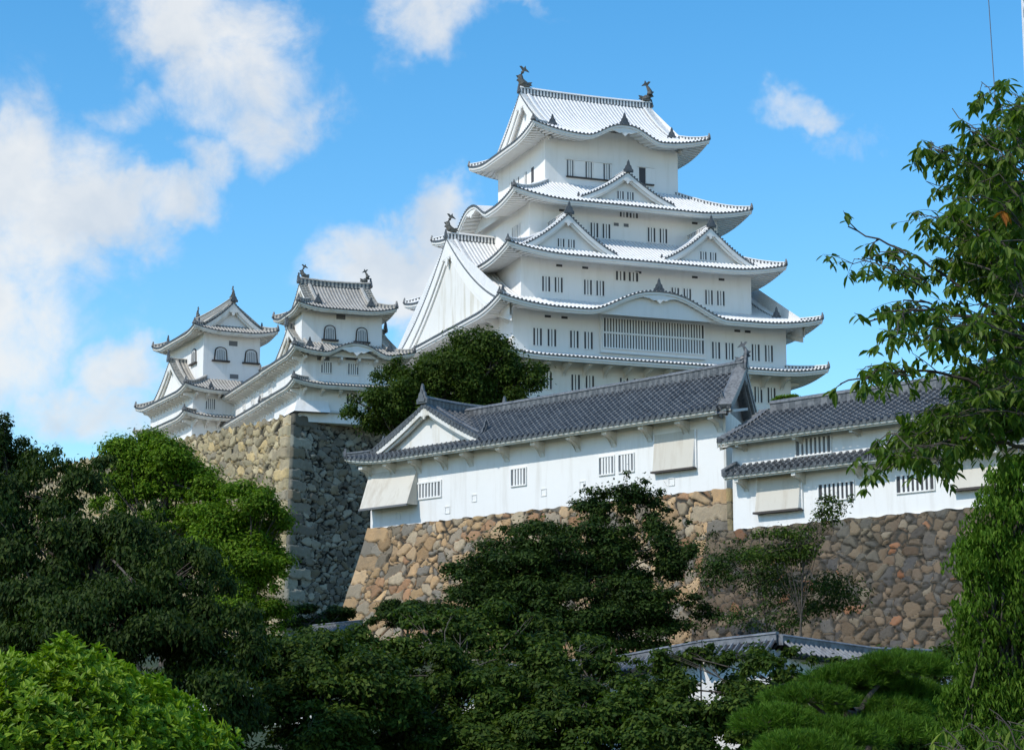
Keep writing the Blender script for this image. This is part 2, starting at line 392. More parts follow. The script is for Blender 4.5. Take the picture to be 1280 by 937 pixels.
    def irimoya(s, axis, G, sides=(0, 1, 2, 3), ridge_h=.55, fins=True, fin_size=1.6, tymp='plaster', windows=None, hips=(0, 1, 2, 3), gd=.55, orn=1.):
        # axis 0: ridge along x (gables on sides 1 and 3) ; axis 1: ridge along y
        la, sa = (s.A, s.B) if axis == 0 else (s.B, s.A)
        for k in sides:
            if (k % 2 == 0) == (axis == 0): s.panel(k, dmax=lambda u: sa if abs(u) <= la - G else la - abs(u), nd=14)
            else: s.panel(k, dmax=lambda u, k=k: min(G + gd, s.half(k) - abs(u)))
        s.close()
        for k in sides: s.eave(k)
        for k in hips: s.hip(k, G + .1)
        zr = s.z0 + float(s.prof(sa)); x0 = np.array([s.c[0], s.c[1], 0.])
        D = X if axis == 0 else Y; E_ = Y if axis == 0 else X
        m = 9; ln = la - G
        P = x0 + np.outer(np.linspace(-ln, ln, m), D) + Z * (zr + .02); P[:, 2] += .12 * np.abs(np.linspace(-1, 1, m)) ** 2
        s.bar(P, .42, ridge_h, 'main_ridge')
        for sg in (-1, 1):
            if fins:
                oni(P[0 if sg < 0 else -1] + D * sg * .03, D * sg, .8, s.roofobj, 'ridge_end_tile')
                shachi(P[0 if sg < 0 else -1] + Z * ridge_h - D * sg * .45, -D * sg, fin_size, s.roofobj)
            else: oni(P[0 if sg < 0 else -1] + D * sg * .05 + Z * .1, D * sg, 1.1, s.roofobj, 'ridge_end_tile')
            # gable: rake curve
            dd = np.linspace(G * .75, sa, 16); zz = s.z0 + s.prof(dd); off = sa - dd
            pts = [x0 + D * sg * ln + E_ * (-o) + Z * z for o, z in zip(off, zz)] + [x0 + D * sg * ln + E_ * o + Z * z for o, z in list(zip(off, zz))[::-1][1:]]
            gable_face(s, np.array(pts), D * sg, s.z0 + float(s.prof(G)) - .1, tymp, gd, orn, windows)
            # descending ridges beside the gable
            for q in (-1, 1):
                d2 = np.linspace(sa - .3, max(G * .9, .28 * sa), 10)
                Q = np.array([x0 + D * sg * (ln - .75) + E_ * q * (sa - d_) + Z * (s.z0 + float(s.prof(d_)) + .06) for d_ in d2])
                s.bar(Q, .24, .22, 'descending_ridge'); oni(Q[-1] + E_ * q * .05, E_ * q, .42 + .58 * min(1., s.rr / .085), s.roofobj, 'ridge_end_tile')
def ridge_bar(pts, wd, ht, st, name, parent, seg=.32):
    pts = np.asarray(pts, float); L = np.concatenate([[0], np.cumsum(np.linalg.norm(np.diff(pts, axis=0), axis=1))])
    n = max(2, int(L[-1] / (seg / 2))); n += n % 2
    u = np.linspace(0, L[-1], n + 1); P = np.stack([np.interp(u, L, pts[:, i]) for i in range(3)], -1)
    tg = np.gradient(P, axis=0); tg[:, 2] = 0; tg /= np.linalg.norm(tg, axis=1)[:, None]; sd_ = np.cross(tg, Z)
    h = wd / 2
    prof = [(-h, -.15), (-h, ht * .62), (-h * 1.25, ht * .64), (-h * 1.2, ht * .78), (-h * .6, ht), (h * .6, ht), (h * 1.2, ht * .78), (h * 1.25, ht * .64), (h, ht * .62), (h, -.15)]
    G_ = np.stack([P + a * sd_ + Z * b for a, b in prof], 1)
    mi = np.zeros((n, 9), int); alt = np.arange(n) % 2
    mi[:, 0] = alt; mi[:, 8] = alt; mi[:, 1] = 1; mi[:, 7] = 1
    b = MB(); b.grid(G_, mi, flip=False)
    for e in (0, n):
        b.add(G_[e], [tuple(range(10))], 0)
    b.build(name, [st['cap'], st['band']], parent)
ONI = [(-.5, 0), (.5, 0), (.52, .22), (.36, .34), (.30, .55), (.16, .66), (.10, .92), (.0, 1.08), (-.1, .92), (-.16, .66), (-.30, .55), (-.36, .34), (-.52, .22)]
def oni(p, dr, size, parent, name='ridge_end_tile', m='tile_dark'):
    dr = np.asarray(dr, float); dr = dr / np.linalg.norm(dr); sd_ = np.cross(Z, dr); b = MB()
    q = np.array(ONI) * size * np.array([.85, 1.]); q[:, 1] -= .08
    b.prism(q, np.asarray(p) - dr * .0, sd_, Z, dr, .12, 0)
    b.prism(q * .62 + np.array([0, .06 * size]), np.asarray(p) + dr * .12, sd_, Z, dr, .06, 0)
    b.build(name, m, parent)
def shachi(p, dr, size, parent, m='bronze'):
    # dolphin-like roof fish: head down on the ridge, tail flung up
    dr = np.asarray(dr, float); p = np.asarray(p, float); b = MB()
    cur = [(.30, .08), (.12, .10), (-.06, .2), (-.16, .38), (-.16, .58), (-.06, .76), (.04, .9)]
    rad = np.array([.12, .2, .21, .17, .13, .09, .045]) * size
    P = np.array([p + dr * a * size - dr * .1 + Z * c * size for a, c in cur]); b.tube(P, rad, 8, 0)
    sd_ = np.cross(Z, dr)
    tl = np.array([(-.02, .82), (.10, .86), (.34, .80), (.24, .92), (.16, .98), (.12, 1.15), (.02, 1.02), (-.10, 1.12), (-.22, 1.10), (-.10, .95)]) * size
    b.prism(tl, p - dr * .1 - sd_ * .03, dr, Z, sd_, .06, 0)
    fn = np.array([(-.2, .2), (-.4, .3), (-.3, .42), (-.42, .56), (-.24, .6), (-.12, .4)]) * size
    b.prism(fn, p - dr * .1 - sd_ * .03, dr, Z, sd_, .06, 0)
    hd = np.array([(.24, 0), (.5, .1), (.42, .16), (.5, .28), (.3, .26), (.16, .2)]) * size
    b.prism(hd, p - dr * .1 - sd_ * .06, dr, Z, sd_, .12, 0)
    b.box(p + Z * .03 + dr * .1, (.2 * size, .2 * size, .06), 0)
    b.build('roof_fish', m, parent)
def gable_face(s, pts, out, zb, tymp, rec, orn, windows, parent=None, verge=True):
    """pts: rake line left foot -> peak -> right foot; out: unit outward direction; rec: recess of the tympanum"""
    parent = parent or s.roofobj
    n = len(pts); pk = pts[n // 2]
    b = MB()   # bargeboards
    W = .55 * orn
    tvec = np.gradient(pts, axis=0); tvec /= np.linalg.norm(tvec, axis=1)[:, None]
    low = pts.copy(); low[:, 2] -= W
    b.grid(np.stack([pts + out * .02 - Z * .05, low + out * .0, low - out * .22, pts - out * .22 - Z * .05], 1), 0)
    b2 = pts.copy(); b2[:, 2] -= W * .92; l2 = pts.copy(); l2[:, 2] -= W * 1.45
    b.grid(np.stack([b2 - out * .14, l2 - out * .16, l2 - out * .32], 1), 0)
    # underside of the verge
    b.grid(np.stack([low - out * .1, low - out * (rec + .1)], 1), 0)
    b.build('bargeboard', s.st['trim'], parent)
    tb = MB(); T = pts - out * rec; bot = T.copy(); bot[:, 2] = np.minimum(zb, T[:, 2] - .01)
    T[:, 2] -= .1
    tb.grid(np.stack([T, bot], 1), 0)
    tb.build('gable_wall', tymp, parent)
    side = np.cross(Z, out)
    # pendant ornament
    g = MB(); ps = .55 * orn
    q = np.array([(0, .3), (.5, .12), (.95, -.12), (1.25, -.5), (.85, -.42), (.55, -.62), (.34, -.5), (.22, -.95), (0, -1.15), (-.22, -.95), (-.34, -.5), (-.55, -.62), (-.85, -.42), (-1.25, -.5), (-.95, -.12), (-.5, .12)]) * ps
    g.prism(q, pk - Z * (W + .25 * ps) + out * .02, side, Z, -out, .12, 0)
    g.build('gable_pendant', s.st['trim'], parent)
    if verge:
        e = MB(); L = np.concatenate([[0], np.cumsum(np.linalg.norm(np.diff(pts, axis=0), axis=1))]); m = int(L[-1] / .3)
        th = np.linspace(0, 2 * math.pi, 7)[:-1]; r = s.rr * 1.25
        for i in range(m):
            u = (i + .5) / m * L[-1]; c = np.array([np.interp(u, L, pts[:, j]) for j in range(3)]) + out * .06 + Z * .07
            A = c + np.outer(np.cos(th) * r, side) + np.outer(np.sin(th) * r, Z); B_ = A - out * .62
            V = np.vstack([A, B_, c[None]])
            e.add(V, [(j, (j + 1) % 6, 12) for j in range(6)], 1); e.add(V, [(j, 6 + j, 6 + (j + 1) % 6, (j + 1) % 6) for j in range(6)], 0)
        e.grid(np.stack([pts + out * .045 + Z * .05, pts + out * .045 - Z * .06, pts - Z * .06 - out * .1], 1), 1)
        e.build('verge_tiles', [s.st['cap'], s.st['edge']], parent)
def dormer(s, k, u0, wd, zf, zp, df, db, orn=.8, win=True, oni_s=1.0, rec=.6):
    """triangular gable standing on the slope of side k"""
    al, inw = s.axes(k); f = lambda t: .62 * (1 - t) + .38 * (1 - t) ** 2
    mb = MB(); n = max(2, int((db - df) / s.p)); pp = (db - df) / n
    off = np.array([-.5, -.26, -.2, -.1, .1, .2, .26]) * pp; hh = np.array([0, 0, .65, 1, 1, .65, 0]) * s.rr
    dd = np.concatenate([df + (i + .5) * pp + off for i in range(n)] + [[db]]); hs_ = np.concatenate([hh] * n + [[0.]])
    mi = np.array(([1] + [0] * 5 + [1]) * n)
    tt = np.linspace(0, 1, 9)
    for sg in (-1, 1):
        Uu = u0 + sg * tt[None] * wd + 0 * dd[:, None]; D = dd[:, None] + 0 * tt[None]
        zz = zf + (zp - zf) * f(tt)[None] + hs_[:, None]
        mb.grid(s.pt(k, Uu, D, zz), mi[:, None])
    g = mb.build('gable', [s.st['rib'], s.st['pan']], s.root); child(g, s.root)
    ts = np.linspace(-1, 1, 21)
    pts = s.pt(k, u0 + ts * wd, df, zf + (zp - zf) * f(np.abs(ts)))
    gable_face(s, pts, -inw, zf - .15, s.st['trim'] if s.st['trim'] != 'plaster_stained' else 'plaster', rec, orn, None, parent=g)
    rd = s.pt(k, u0, np.linspace(df, db, 6), zp + .03)
    ridge_bar(rd, .3, .3, s.st, 'gable_ridge', g)
    oni(rd[0] - inw * .06 + Z * .02, -inw, 1.05 * oni_s, g)
    # verge ridges running down parallel to the rake
    for sg in (-1, 1):
        t2 = np.linspace(.03, .97, 9); Q = s.pt(k, u0 + sg * t2 * wd, df + .62, zf + (zp - zf) * f(t2) + .07)
        ridge_bar(Q, .24, .24, s.st, 'descending_ridge', g, .42); oni(Q[-1], al * sg, .5, g)
    if win:
        for q in (-.5, .5):
            c = s.pt(k, u0 + q * .95, df + rec, zf + (zp - zf) * .24)
            window(g, c, al, -inw, .62, .72, 3)
    return g
# ------------------------------------------------------------------ wall openings
def window(parent, c, al, out, wd, ht, nb, frame=True, void='void', bar='plaster', shelf=None, proud=.07, fw=.06, bw=None, side=.0):
    al = np.asarray(al, float); out = np.asarray(out, float); c = np.asarray(c, float); ax = np.array([al, out, Z])
    b = MB(); b.box(c + out * .004, (wd / 2, .012, ht / 2), 0, ax)
    if frame:
        for sg in (-1, 1):
            b.box(c + al * sg * (wd / 2 + fw / 2) + out * proud / 2, (fw / 2, proud / 2 + .01, ht / 2 + fw), 1, ax)
            b.box(c + Z * sg * (ht / 2 + fw / 2) + out * proud / 2, (wd / 2, proud / 2 + .01, fw / 2), 1, ax)
    if shelf: b.box(c - Z * (ht / 2 + .1) + out * .08, (wd / 2 + shelf, .1, .05), 2, ax)
    o = b.build('window', [void, bar, 'wood_dark'], parent)
    if nb:
        child(o, parent); q = MB(); st = wd / nb; bw = bw or st * (.62 if nb == 3 else .52)
        for i in range(nb - 1):
            q.box(c + al * (-wd / 2 + (i + 1) * st) + out * (proud * .45), (bw / 2, proud * .4, ht / 2 + .003), 0, ax)
        q.build('window_bars', bar, o)
    return o
def bell_window(parent, c, al, out, wd, ht, nb=5):
    al = np.asarray(al, float); out = np.asarray(out, float); c = np.asarray(c, float)
    def arch(k):
        w2 = wd / 2 * k; pts = [(-w2 * 1.12, -ht / 2), (w2 * 1.12, -ht / 2)]
        for a in np.linspace(0, math.pi, 11): pts.append((w2 * math.cos(a) * (1.0), ht * .12 + ht * .38 * k * math.sin(a) ** .8))
        return np.array(pts)
    b = MB(); b.prism(arch(1.0), c, al, Z, out, .08, 1); b.prism(arch(.8), c + out * .08, al, Z, out, .012, 0)
    ax = np.array([al, out, Z])
    b.box(c - Z * (ht / 2 + .1) + out * .12, (wd * .72, .14, .07), 1, ax)
    o = b.build('bell_window', ['shutter', 'wood_dark'], parent); child(o, parent)
    q = MB()
    for i in range(nb):
        x = (-.5 + (i + .5) / nb) * wd * .86; hh = ht * (.5 + .42 * math.sqrt(max(0, 1 - (2 * x / wd) ** 2)))
        q.box(c + al * x * .85 + out * .1 + Z * (-ht / 2 + hh * .43), (.018, .02, hh * .42), 0, ax)
    q.build('window_bars', 'void_soft', o)
    return o
def wallbox(root, x0, x1, y0, y1, z0, z1, m='plaster', name='wall'):
    b = MB(); b.box(((x0 + x1) / 2, (y0 + y1) / 2, (z0 + z1) / 2), ((x1 - x0) / 2, (y1 - y0) / 2, (z1 - z0) / 2))
    return b.build(name, m, root)
BRK = {}
def bracket(root, c, out, O, h, wd=.22, m='plaster'):
    # curved wall bracket under an eave, c = top at the wall face
    key = (round(O, 2), round(h, 2), m)
    if key not in BRK:
        b = MB(); q = [(0, 0), (O, 0), (O, -.18)]
        for a in np.linspace(0, math.pi / 2, 6): q.append((O * (1 - math.sin(a)) * .95 + .02, -.2 - (h - .2) * (1 - math.cos(a))))
        q.append((0, -h)); q = [(max(0, a), b_) for a, b_ in q]
        b.prism(q, np.array([-wd / 2, 0, 0.]), -Y, Z, X, wd); o = b.build('bracket', m, None, 0.); BRK[key] = o.data
        bpy.data.objects.remove(o)
    o = bpy.data.objects.new('bracket', BRK[key]); COL.objects.link(o); o.parent = root
    o.location = (c[0], c[1], c[2] - ROOTZ.get(root.name, 0.)); o.rotation_euler = (0, 0, math.atan2(out[1], out[0]) + math.pi / 2)
# ================================================================== THE MAIN KEEP
pf = lambda a, b: (lambda d: a * d + b * d * d)
keep = thing('castle_keep', 'tall white five-tiered castle keep with layered curved roofs, largest building in the view', 'castle keep', (6.88, 186.23, 26.), 21)
def R1():
    r = Roof(keep, (0, 0), 15.4, 16.8, 32.35, pf(.26, .0), 2.5, U=.55, L=5.); r.skirt(3.0); return r
def R2():
    r = Roof(keep, (0, 0), 14.93, 16.8, 36.42, pf(.224, .0189), 2.4, U=.75, L=6., arches=[(0, -.5, 6.6, 1.95)])
    r.irimoya(0, 1.3, orn=1.9, gd=.32, fin_size=1.5, tymp='plaster_stained')
    return r
def R3():
    r = Roof(keep, (0, 0), 13.1, 13.9, 41.6, pf(.5, .012), 2.4, U=.75, L=6.)
    r.skirt(5.6)
    dormer(r, 0, -7.2, 4.5, 42.15, 45.35, .95, 6.2); dormer(r, 0, 6.2, 4.5, 42.15, 45.35, .95, 6.2)
    dormer(r, 2, -6.4, 4.5, 42.15, 45.35, .95, 6.2); dormer(r, 2, 6.4, 4.5, 42.15, 45.35, .95, 6.2)
    return r
def R4():
    r = Roof(keep, (0, 0), 11.4, 10.9, 47.2, pf(.5, .012), 2.3, U=.75, L=5.5, arches=[(3, -.2, 4.3, 1.5), (1, .2, 4.3, 1.5)])
    r.skirt(5.3); dormer(r, 0, -.3, 4.5, 47.85, 50.45, .95, 6.); dormer(r, 2, -.3, 4.5, 47.85, 50.45, .95, 6.)
    return r
def R5():
    r = Roof(keep, (0, 0), 8.6, 8.3, 54.05, pf(.42, .0337), 2.2, U=.8, L=5., arches=[(0, .3, 3.7, 1.25)])
    r.irimoya(0, 2.0, orn=1.5, fin_size=1.75, gd=.6); return r
RK = [R1(), R2(), R3(), R4(), R5()]
wallbox(keep, -12.95, 12.95, -14.35, 14.35, 26., 32.9)
wallbox(keep, -12.72, 12.72, -14.12, 14.12, 32.4, 37.0)
wallbox(keep, -10.9, 10.9, -11.3, 11.3, 36.5, 42.6)
wallbox(keep, -9.04, 9.04, -8.6, 8.6, 42.0, 48.0)
wallbox(keep, -6.5, 6.5, -5.9, 5.9, 47.5, 55.2)
# tympanum under the big undulating eave
def arch_fill(root, r, k, yface, u0, wd, zlow, m='plaster', name='arch_wall'):
    us = np.linspace(u0 - wd, u0 + wd, 33); al, inw = r.axes(k); d = r.half(k) - yface
    top = r.z0 + r.K(k, us) - .42; top = np.maximum(top, zlow + .01)
    b = MB(); P0 = r.pt(k, us, d - .25, top); P1 = r.pt(k, us, d - .25, zlow + 0 * us)
    b.grid(np.stack([P0, P1], 1)); b.build(name, m, root)
    g = MB(); c = r.pt(k, u0, .12, r.z0 + float(r.K(k, u0)) - .38); q = np.array([(0, .25), (.6, .05), (1.3, .0), (1.9, -.2), (1.2, -.28), (.7, -.5), (.4, -.42), (0, -.8), (-.4, -.42), (-.7, -.5), (-1.2, -.28), (-1.9, -.2), (-1.3, .0), (-.6, .05)]) * .8
    g.prism(q, c, al, Z, inw, .14); g.build('arch_pendant', m, root)
arch_fill(keep, RK[1], 0, 14.12, -.5, 6.2, 36.2); arch_fill(keep, RK[4], 0, 5.9, .3, 3.5, 53.8)
arch_fill(keep, RK[3], 3, 9.04, -.2, 4.1, 47.0)
# ornament tiles above the undulating eaves
for r, xs in ((RK[1], (-.5,)), (RK[4], (.3,))):
    for x in xs: oni(r.pt(0, x, .35, r.z0 + float(r.K(0, x)) + .1), -Y, 1.1, r.roofobj)
rg = RK[1]; ridge_bar(rg.pt(0, -.5, np.linspace(.5, 4.5, 6), rg.z0 + 1.95 + .12 + .04 * np.linspace(.5, 4.5, 6)), .24, .18, rg.st, 'crest_ridge', rg.roofobj)
rg = RK[4]; ridge_bar(rg.pt(0, .3, np.linspace(.5, 3.0, 6), rg.z0 + 1.15 + .12 + .04 * np.linspace(.5, 3.0, 6)), .24, .18, rg.st, 'crest_ridge', rg.roofobj)
S_ = -Y
# windows, south face : (x centre, z centre) of each narrow opening in a pair
def pairs(yf, lst, wd=.78, ht=1.45, gap=1.28, nb=3, **k):
    for x, z in lst:
        for q in (-.5, .5): window(keep, (x + q * gap, yf, z), X, S_, wd, ht, nb, **k)
pairs(-14.35, [(-10.4, 30.6), (-6.6, 30.6), (-2.2, 30.6), (2.2, 30.6), (6.4, 30.6), (10.4, 30.6)], ht=1.35)
pairs(-14.12, [(-9.9, 34.3), (-6.6, 34.3), (6.55, 34.25), (10.35, 34.3)])
pairs(-11.3, [(-8.05, 39.5), (-4.2, 39.5), (4.05, 39.45), (7.3, 39.5)], ht=1.3, wd=.74, gap=1.15)
pairs(-11.3, [(-1.1, 40.75)], ht=.8, wd=.9, gap=1.2)
pairs(-8.6, [(-2.4, 45.3), (3.1, 45.35)], ht=1.3, wd=.74, gap=1.15)
pairs(-8.6, [(.35, 47.0)], ht=.55, wd=.8, gap=.95)
pairs(-8.6, [(-.4, 46.0)], ht=.3, wd=.5, gap=.95, nb=0, void='void_soft')
for x, v, bb in ((-4.1, 'void_soft', 3), (-2.3, 'void_soft', 3), (-.55, 'void_soft', 3), (2.95, 'void', 0)):
    window(keep, (x, -5.9, 51.5), X, S_, .62, 1.45, bb, void=v, frame=False)
for x, hw in ((-2.3, 2.2), (3.3, .75)):
    b = MB(); b.box((x, -6.0, 50.68), (hw, .1, .06)); b.build('window_rail', 'wood_dark', keep)
    b = MB(); b.box((x, -5.97, 52.3), (hw + .1, .06, .04)); b.build('window_rail', 'plaster', keep)
for x in (-3.2, -1.4, .35, 3.75):
    b = MB(); b.box((x, -5.93, 51.5), (.45, .04, .74)); b.build('shutter', 'plaster', keep)
# west face
W_ = -X
for y in (-2.9, -1.1, .8, 2.6): window(keep, (-6.5, y, 51.4), -Y, W_, .62, 1.4, 0 if y == -2.9 else 3, frame=False)
for y in (-5.5, 5.5): 
    for q in (-.5, .5): window(keep, (-9.04, y + q * 1.15, 45.3), -Y, W_, .8, 1.2, 3)
for y in (-9, -5, 5, 9):
    for q in (-.5, .5): window(keep, (-12.72, y + q * 1.2, 34.3), -Y, W_, .8, 1.3, 3)
for y in (-10, -3.5, 3.5, 10):
    for q in (-.5, .5): window(keep, (12.72, y + q * 1.2, 34.3), Y, X, .8, 1.3, 3)
# great lattice bay
b = MB(); b.box((-.1, -14.3, 34.95), (4.85, .2, 1.62)); b.build('lattice_bay', 'plaster', keep)
lat = window(keep, (-.1, -14.51, 35.0), X, S_, 9.3, 2.5, 36, bw=.12, fw=.1, proud=.14)
b = MB(); b.box((-.1, -14.62, 35.0), (4.65, .07, .07)); b.build('lattice_rail', 'plaster', lat)
# brackets under the lowest eave, vents under the others
for i in range(14):
    bracket(keep, (-12 + i * 24 / 13, -14.35, 32.05), -Y, 1.5, 1.0, .26)
for i in range(13): bracket(keep, (-12.95, -13 + i * 26 / 12, 32.05), -X, 1.5, 1.0, .26); bracket(keep, (12.95, -13 + i * 26 / 12, 32.05), X, 1.5, 1.0, .26)
for i in range(12): bracket(keep, (-12.72, -13 + i * 26 / 11, 36.3), -X, 1.5, .9, .26)
for yf, xs, zz, hw in ((-14.12, (-9.6, -8.1, 8., 9.), 36.25, 9), (-11.3, (-7.4, -5, 0, 5.4, 8), 41.35, 8), (-8.6, (-6, 6.8), 46.95, 6)):
    for x in xs: window(keep, (x, yf, zz - .15), X, S_, .55, .2, 0, frame=False)
# west big gable dressing : a smaller inner panel and shutters
# ================================================================== THE TWO SMALLER KEEPS AND THE GALLERY
wk = thing('small_keep', 'small three-storey white tower with bell-shaped windows at the corner of the high stone wall', 'castle tower', (-17.18, 160., 25.9), 21, 'small keeps left of the main keep')
cx, cy = 4.75, 4.2
r1 = Roof(wk, (cx, cy), 4.95, 5.4, 28.72, pf(.3, 0), 1.1, 'old', U=.4, L=3., noup=(3,), fas=.26, rr=.05, p=.27); r1.skirt(1.5)
r2 = Roof(wk, (cx, cy), 4.95, 5.4, 31.3, pf(.33, .032), 1.1, 'old', U=.42, L=3., noup=(3,), arches=[(0, .2, 2.7, .85)], fas=.26, rr=.05, p=.27)
r2.irimoya(0, .9, fins=False, ridge_h=.35, gd=.4, orn=.8)
cz, cyt = 4.55, 4.15
r3 = Roof(wk, (cz, cyt), 4.1, 3.9, 35.1, pf(.42, .066), 1., 'old', U=.42, L=2.6, fas=.26, rr=.05, p=.27)
r3.irimoya(0, 1.15, ridge_h=.42, fin_size=.95, gd=.4, orn=.7)
wallbox(wk, .75, 8.6, .2, 8.2, 25.9, 29.2, 'plaster_front'); wallbox(wk, .85, 8.5, .3, 8.1, 28.6, 31.7, 'plaster_front'); wallbox(wk, 1.2, 7.85, 1.75, 7., 31.2, 35.7, 'plaster_front')
arch_fill(wk, r2, 0, 5.4 - 1.5, .2, 2.5, 31.1)
oni(r2.pt(0, -2.6, .4, 31.5), -Y, .5, r2.roofobj)
for x in (2.85, 5.05, 7.2): window(wk, (x, .3, 30.3), X, S_, .85, .85, 5, void='void_soft')
window(wk, (5.1, .2, 27.9), X, S_, 1.2, .8, 5); window(wk, (2.6, .3, 31.0), X, S_, 1., .3, 0, void='void_soft', frame=False); window(wk, (4.9, .3, 31.15), X, S_, 1., .25, 0, void='void_soft', frame=False)
for x in (3.5, 6.15): bell_window(wk, (x, 1.75, 33.45), X, S_, .95, 1.15)
window(wk, (4.4, 1.75, 34.75), X, S_, .75, .4, 0, void='void_soft', frame=False)
bell_window(wk, (1.2, 4.3, 33.7), -Y, -X, .9, 1.1)
for i in range(6): bracket(wk, (1.0 + i * 1.45, .2, 28.5), -Y, .8, .6, .16); bracket(wk, (1.0 + i * 1.45, .3, 31.05), -Y, .8, .55, .16)
for i in range(9): bracket(wk, (.75, .5 + i * .95, 28.5), -X, .7, .6, .16); bracket(wk, (.85, .5 + i * .95, 31.05), -X, .7, .55, .16)
b = MB()   # stone-drop skirt flaring at the foot of the wall
b.add([(.5, .2, 27.6), (3.0, .2, 27.6), (3.0, -.55, 26.6), (.1, -.55, 26.6), (.1, 3.0, 26.6), (.75, 3., 27.6), (.6, .2, 27.6)], [(0, 1, 2, 3)], 0)
b.add([(.75, .2, 27.6), (.1, -.55, 26.6), (.1, 3.0, 26.6), (.75, 3., 27.6)], [(0, 1, 2, 3)], 0)
b.add([(.1, -.55, 26.6), (3., -.55, 26.6), (3., .2, 26.6), (.75, .2, 26.6), (.75, 3, 26.6), (.1, 3, 26.6)], [(0, 1, 2, 3), (0, 3, 4, 5)], 1)
b.add([(3.0, .2, 27.6), (3.0, -.55, 26.6), (3., .2, 26.6)], [(0, 1, 2)], 0)
b.build('stone_drop', ['plaster_front', 'void_soft'], wk)
b = MB(); b.box((4.6, -.02, 26.75), (4.0, .1, .08)); b.build('wall_band', 'shutter', wk)

gal = thing('gallery_building', 'long low white gallery with two tiers of eaves linking the two small keeps', 'castle gallery', (-17.18, 160., 25.), 21)
for zz, D, nm in ((28.72, 1.5, 'lower_roof'), (31.3, 4.0, 'upper_roof')):
    g = Roof(gal, (3.95, 17.), 4.07, 7.4, zz, pf(.3, 0) if D < 2 else pf(.4, .03), 1.1, 'old', U=0, fas=.26, rr=.05, p=.27)
    for k in (1, 3): g.panel(k, dmax=lambda u: D)
    g.close(nm)
    for k in (1, 3): g.eave(k, clip=(False, False))
    if D > 2: g.bar(np.array([(3.95, 9.7, zz + 2.1), (3.95, 24.4, zz + 2.1)]), .35, .4, 'main_ridge')
wallbox(gal, .95, 7., 8.2, 24.6, 25.0, 29.1, 'plaster_front'); wallbox(gal, 1.0, 6.95, 8.2, 24.6, 28.6, 31.6, 'plaster_front')
for i in range(17): bracket(gal, (.95, 9. + i * .95, 28.5), -X, .75, .65, .16); bracket(gal, (1.0, 9. + i * .95, 31.05), -X, .75, .6, .16)
for y in (10.5, 13.5, 16.5, 19.5): window(gal, (1.0, y, 30.1), -Y, -X, .8, .8, 5, void='void_soft')

ik = thing('small_keep', 'farther three-storey white tower at the far left, its top gable facing the viewer', 'castle tower', (-27.556, 182.7, 25.5), 26, 'small keeps left of the main keep')
cx, cy = 2.65, 5.3
r1 = Roof(ik, (cx, cy), 5.1, 7.9, 29.35, pf(.3, 0), 1.15, 'old', U=.42, L=3., fas=.28, rr=.06, p=.3); r1.skirt(1.5)
r2 = Roof(ik, (cx, cy), 5.05, 7.9, 31.75, pf(.40, .05), 1.15, 'old', U=.45, L=3.2, fas=.28, rr=.06, p=.3); r2.skirt(2.9)
dormer(r2, 3, 0.3, 5.4, 32.05, 35.35, .8, 3.4, orn=.9, win=False, rec=.35)
oni(r2.pt(0, -2.6, .4, 31.95), -Y, .6, r2.roofobj)
r3 = Roof(ik, (cx, cy), 3.95, 6.5, 37.35, pf(.38, .086), 1.15, 'old', U=.45, L=3., fas=.28, rr=.06, p=.3)
r3.irimoya(1, 1.0, ridge_h=.45, fin_size=.9, gd=.5, orn=.9)
wallbox(ik, -1.3, 6.6, -1.3, 11.9, 25.5, 29.8, 'plaster_front'); wallbox(ik, -1.25, 6.55, -1.25, 11.85, 29.2, 32.3, 'plaster_front'); wallbox(ik, .0, 5.3, 0, 10.6, 31.8, 37.9, 'plaster_front')
for x in (1.6, 4.45): bell_window(ik, (x, 0, 35.5), X, S_, 1.15, 1.2)
bell_window(ik, (0, 2.7, 35.6), -Y, -X, 1.3, 1.3)
window(ik, (2.75, 0, 36.5), X, S_, .8, .45, 0, void='void_soft', frame=False); window(ik, (2.9, 0, 33.5), X, S_, .8, .4, 0, void='void_soft', frame=False)
window(ik, (.35, -1.25, 30.65), X, S_, .85, .95, 5, void='void_soft')
for i in range(8): bracket(ik, (-1.1 + i * 1.05, -1.25, 31.5), -Y, .8, .6, .17); bracket(ik, (-1.1 + i * 1.05, -1.3, 29.1), -Y, .8, .7, .17)
for i in range(13): bracket(ik, (-1.25, -1.1 + i * 1.05, 31.5), -X, .8, .6, .17); bracket(ik, (-1.3, -1.1 + i * 1.05, 29.1), -X, .8, .7, .17)

# ================================================================== FRONT STOREHOUSE WITH GREY TILES
FO = at(463, 660, 125)
fb = thing('turret_building', 'long white turret building, dark grey tiled roof, small cream gable at its left end', 'turret building', (FO[0], FO[1], 13.9), -46.7)
wg = Roof(fb, (5.07, 3.), 6.2, 4.2, 17.93, pf(.35, .02), 1.2, 'grey', U=.38, L=4., noup=(1, 2), fas=.2, rr=.12, p=.42)
wg.irimoya(1, 1.0, sides=(0, 1, 3), fins=False, ridge_h=.5, tymp='plaster_stained', gd=.5, orn=.6, hips=(0,))
pr2 = pf(.55, .019); mz = 17.93
mrf = Roof(fb, (14.3, 3.), 15.4, 4.2, mz, pr2, 1.2, 'grey', U=0, fas=.2, rr=.12, p=.42)
def wingz(x): c = 11.27 - x; return 17.93 + .35 * c + .02 * c * c if c > 0 else 0
def inv(zz):
    k = zz - mz; return max(0., (-.55 + math.sqrt(.3025 + 4 * .019 * max(k, 0))) / .038)
def lim(u, front=True):      # far end of the building is cut on a slant
    x = 14.3 + u; y = (28.9 - x) / .6; return y
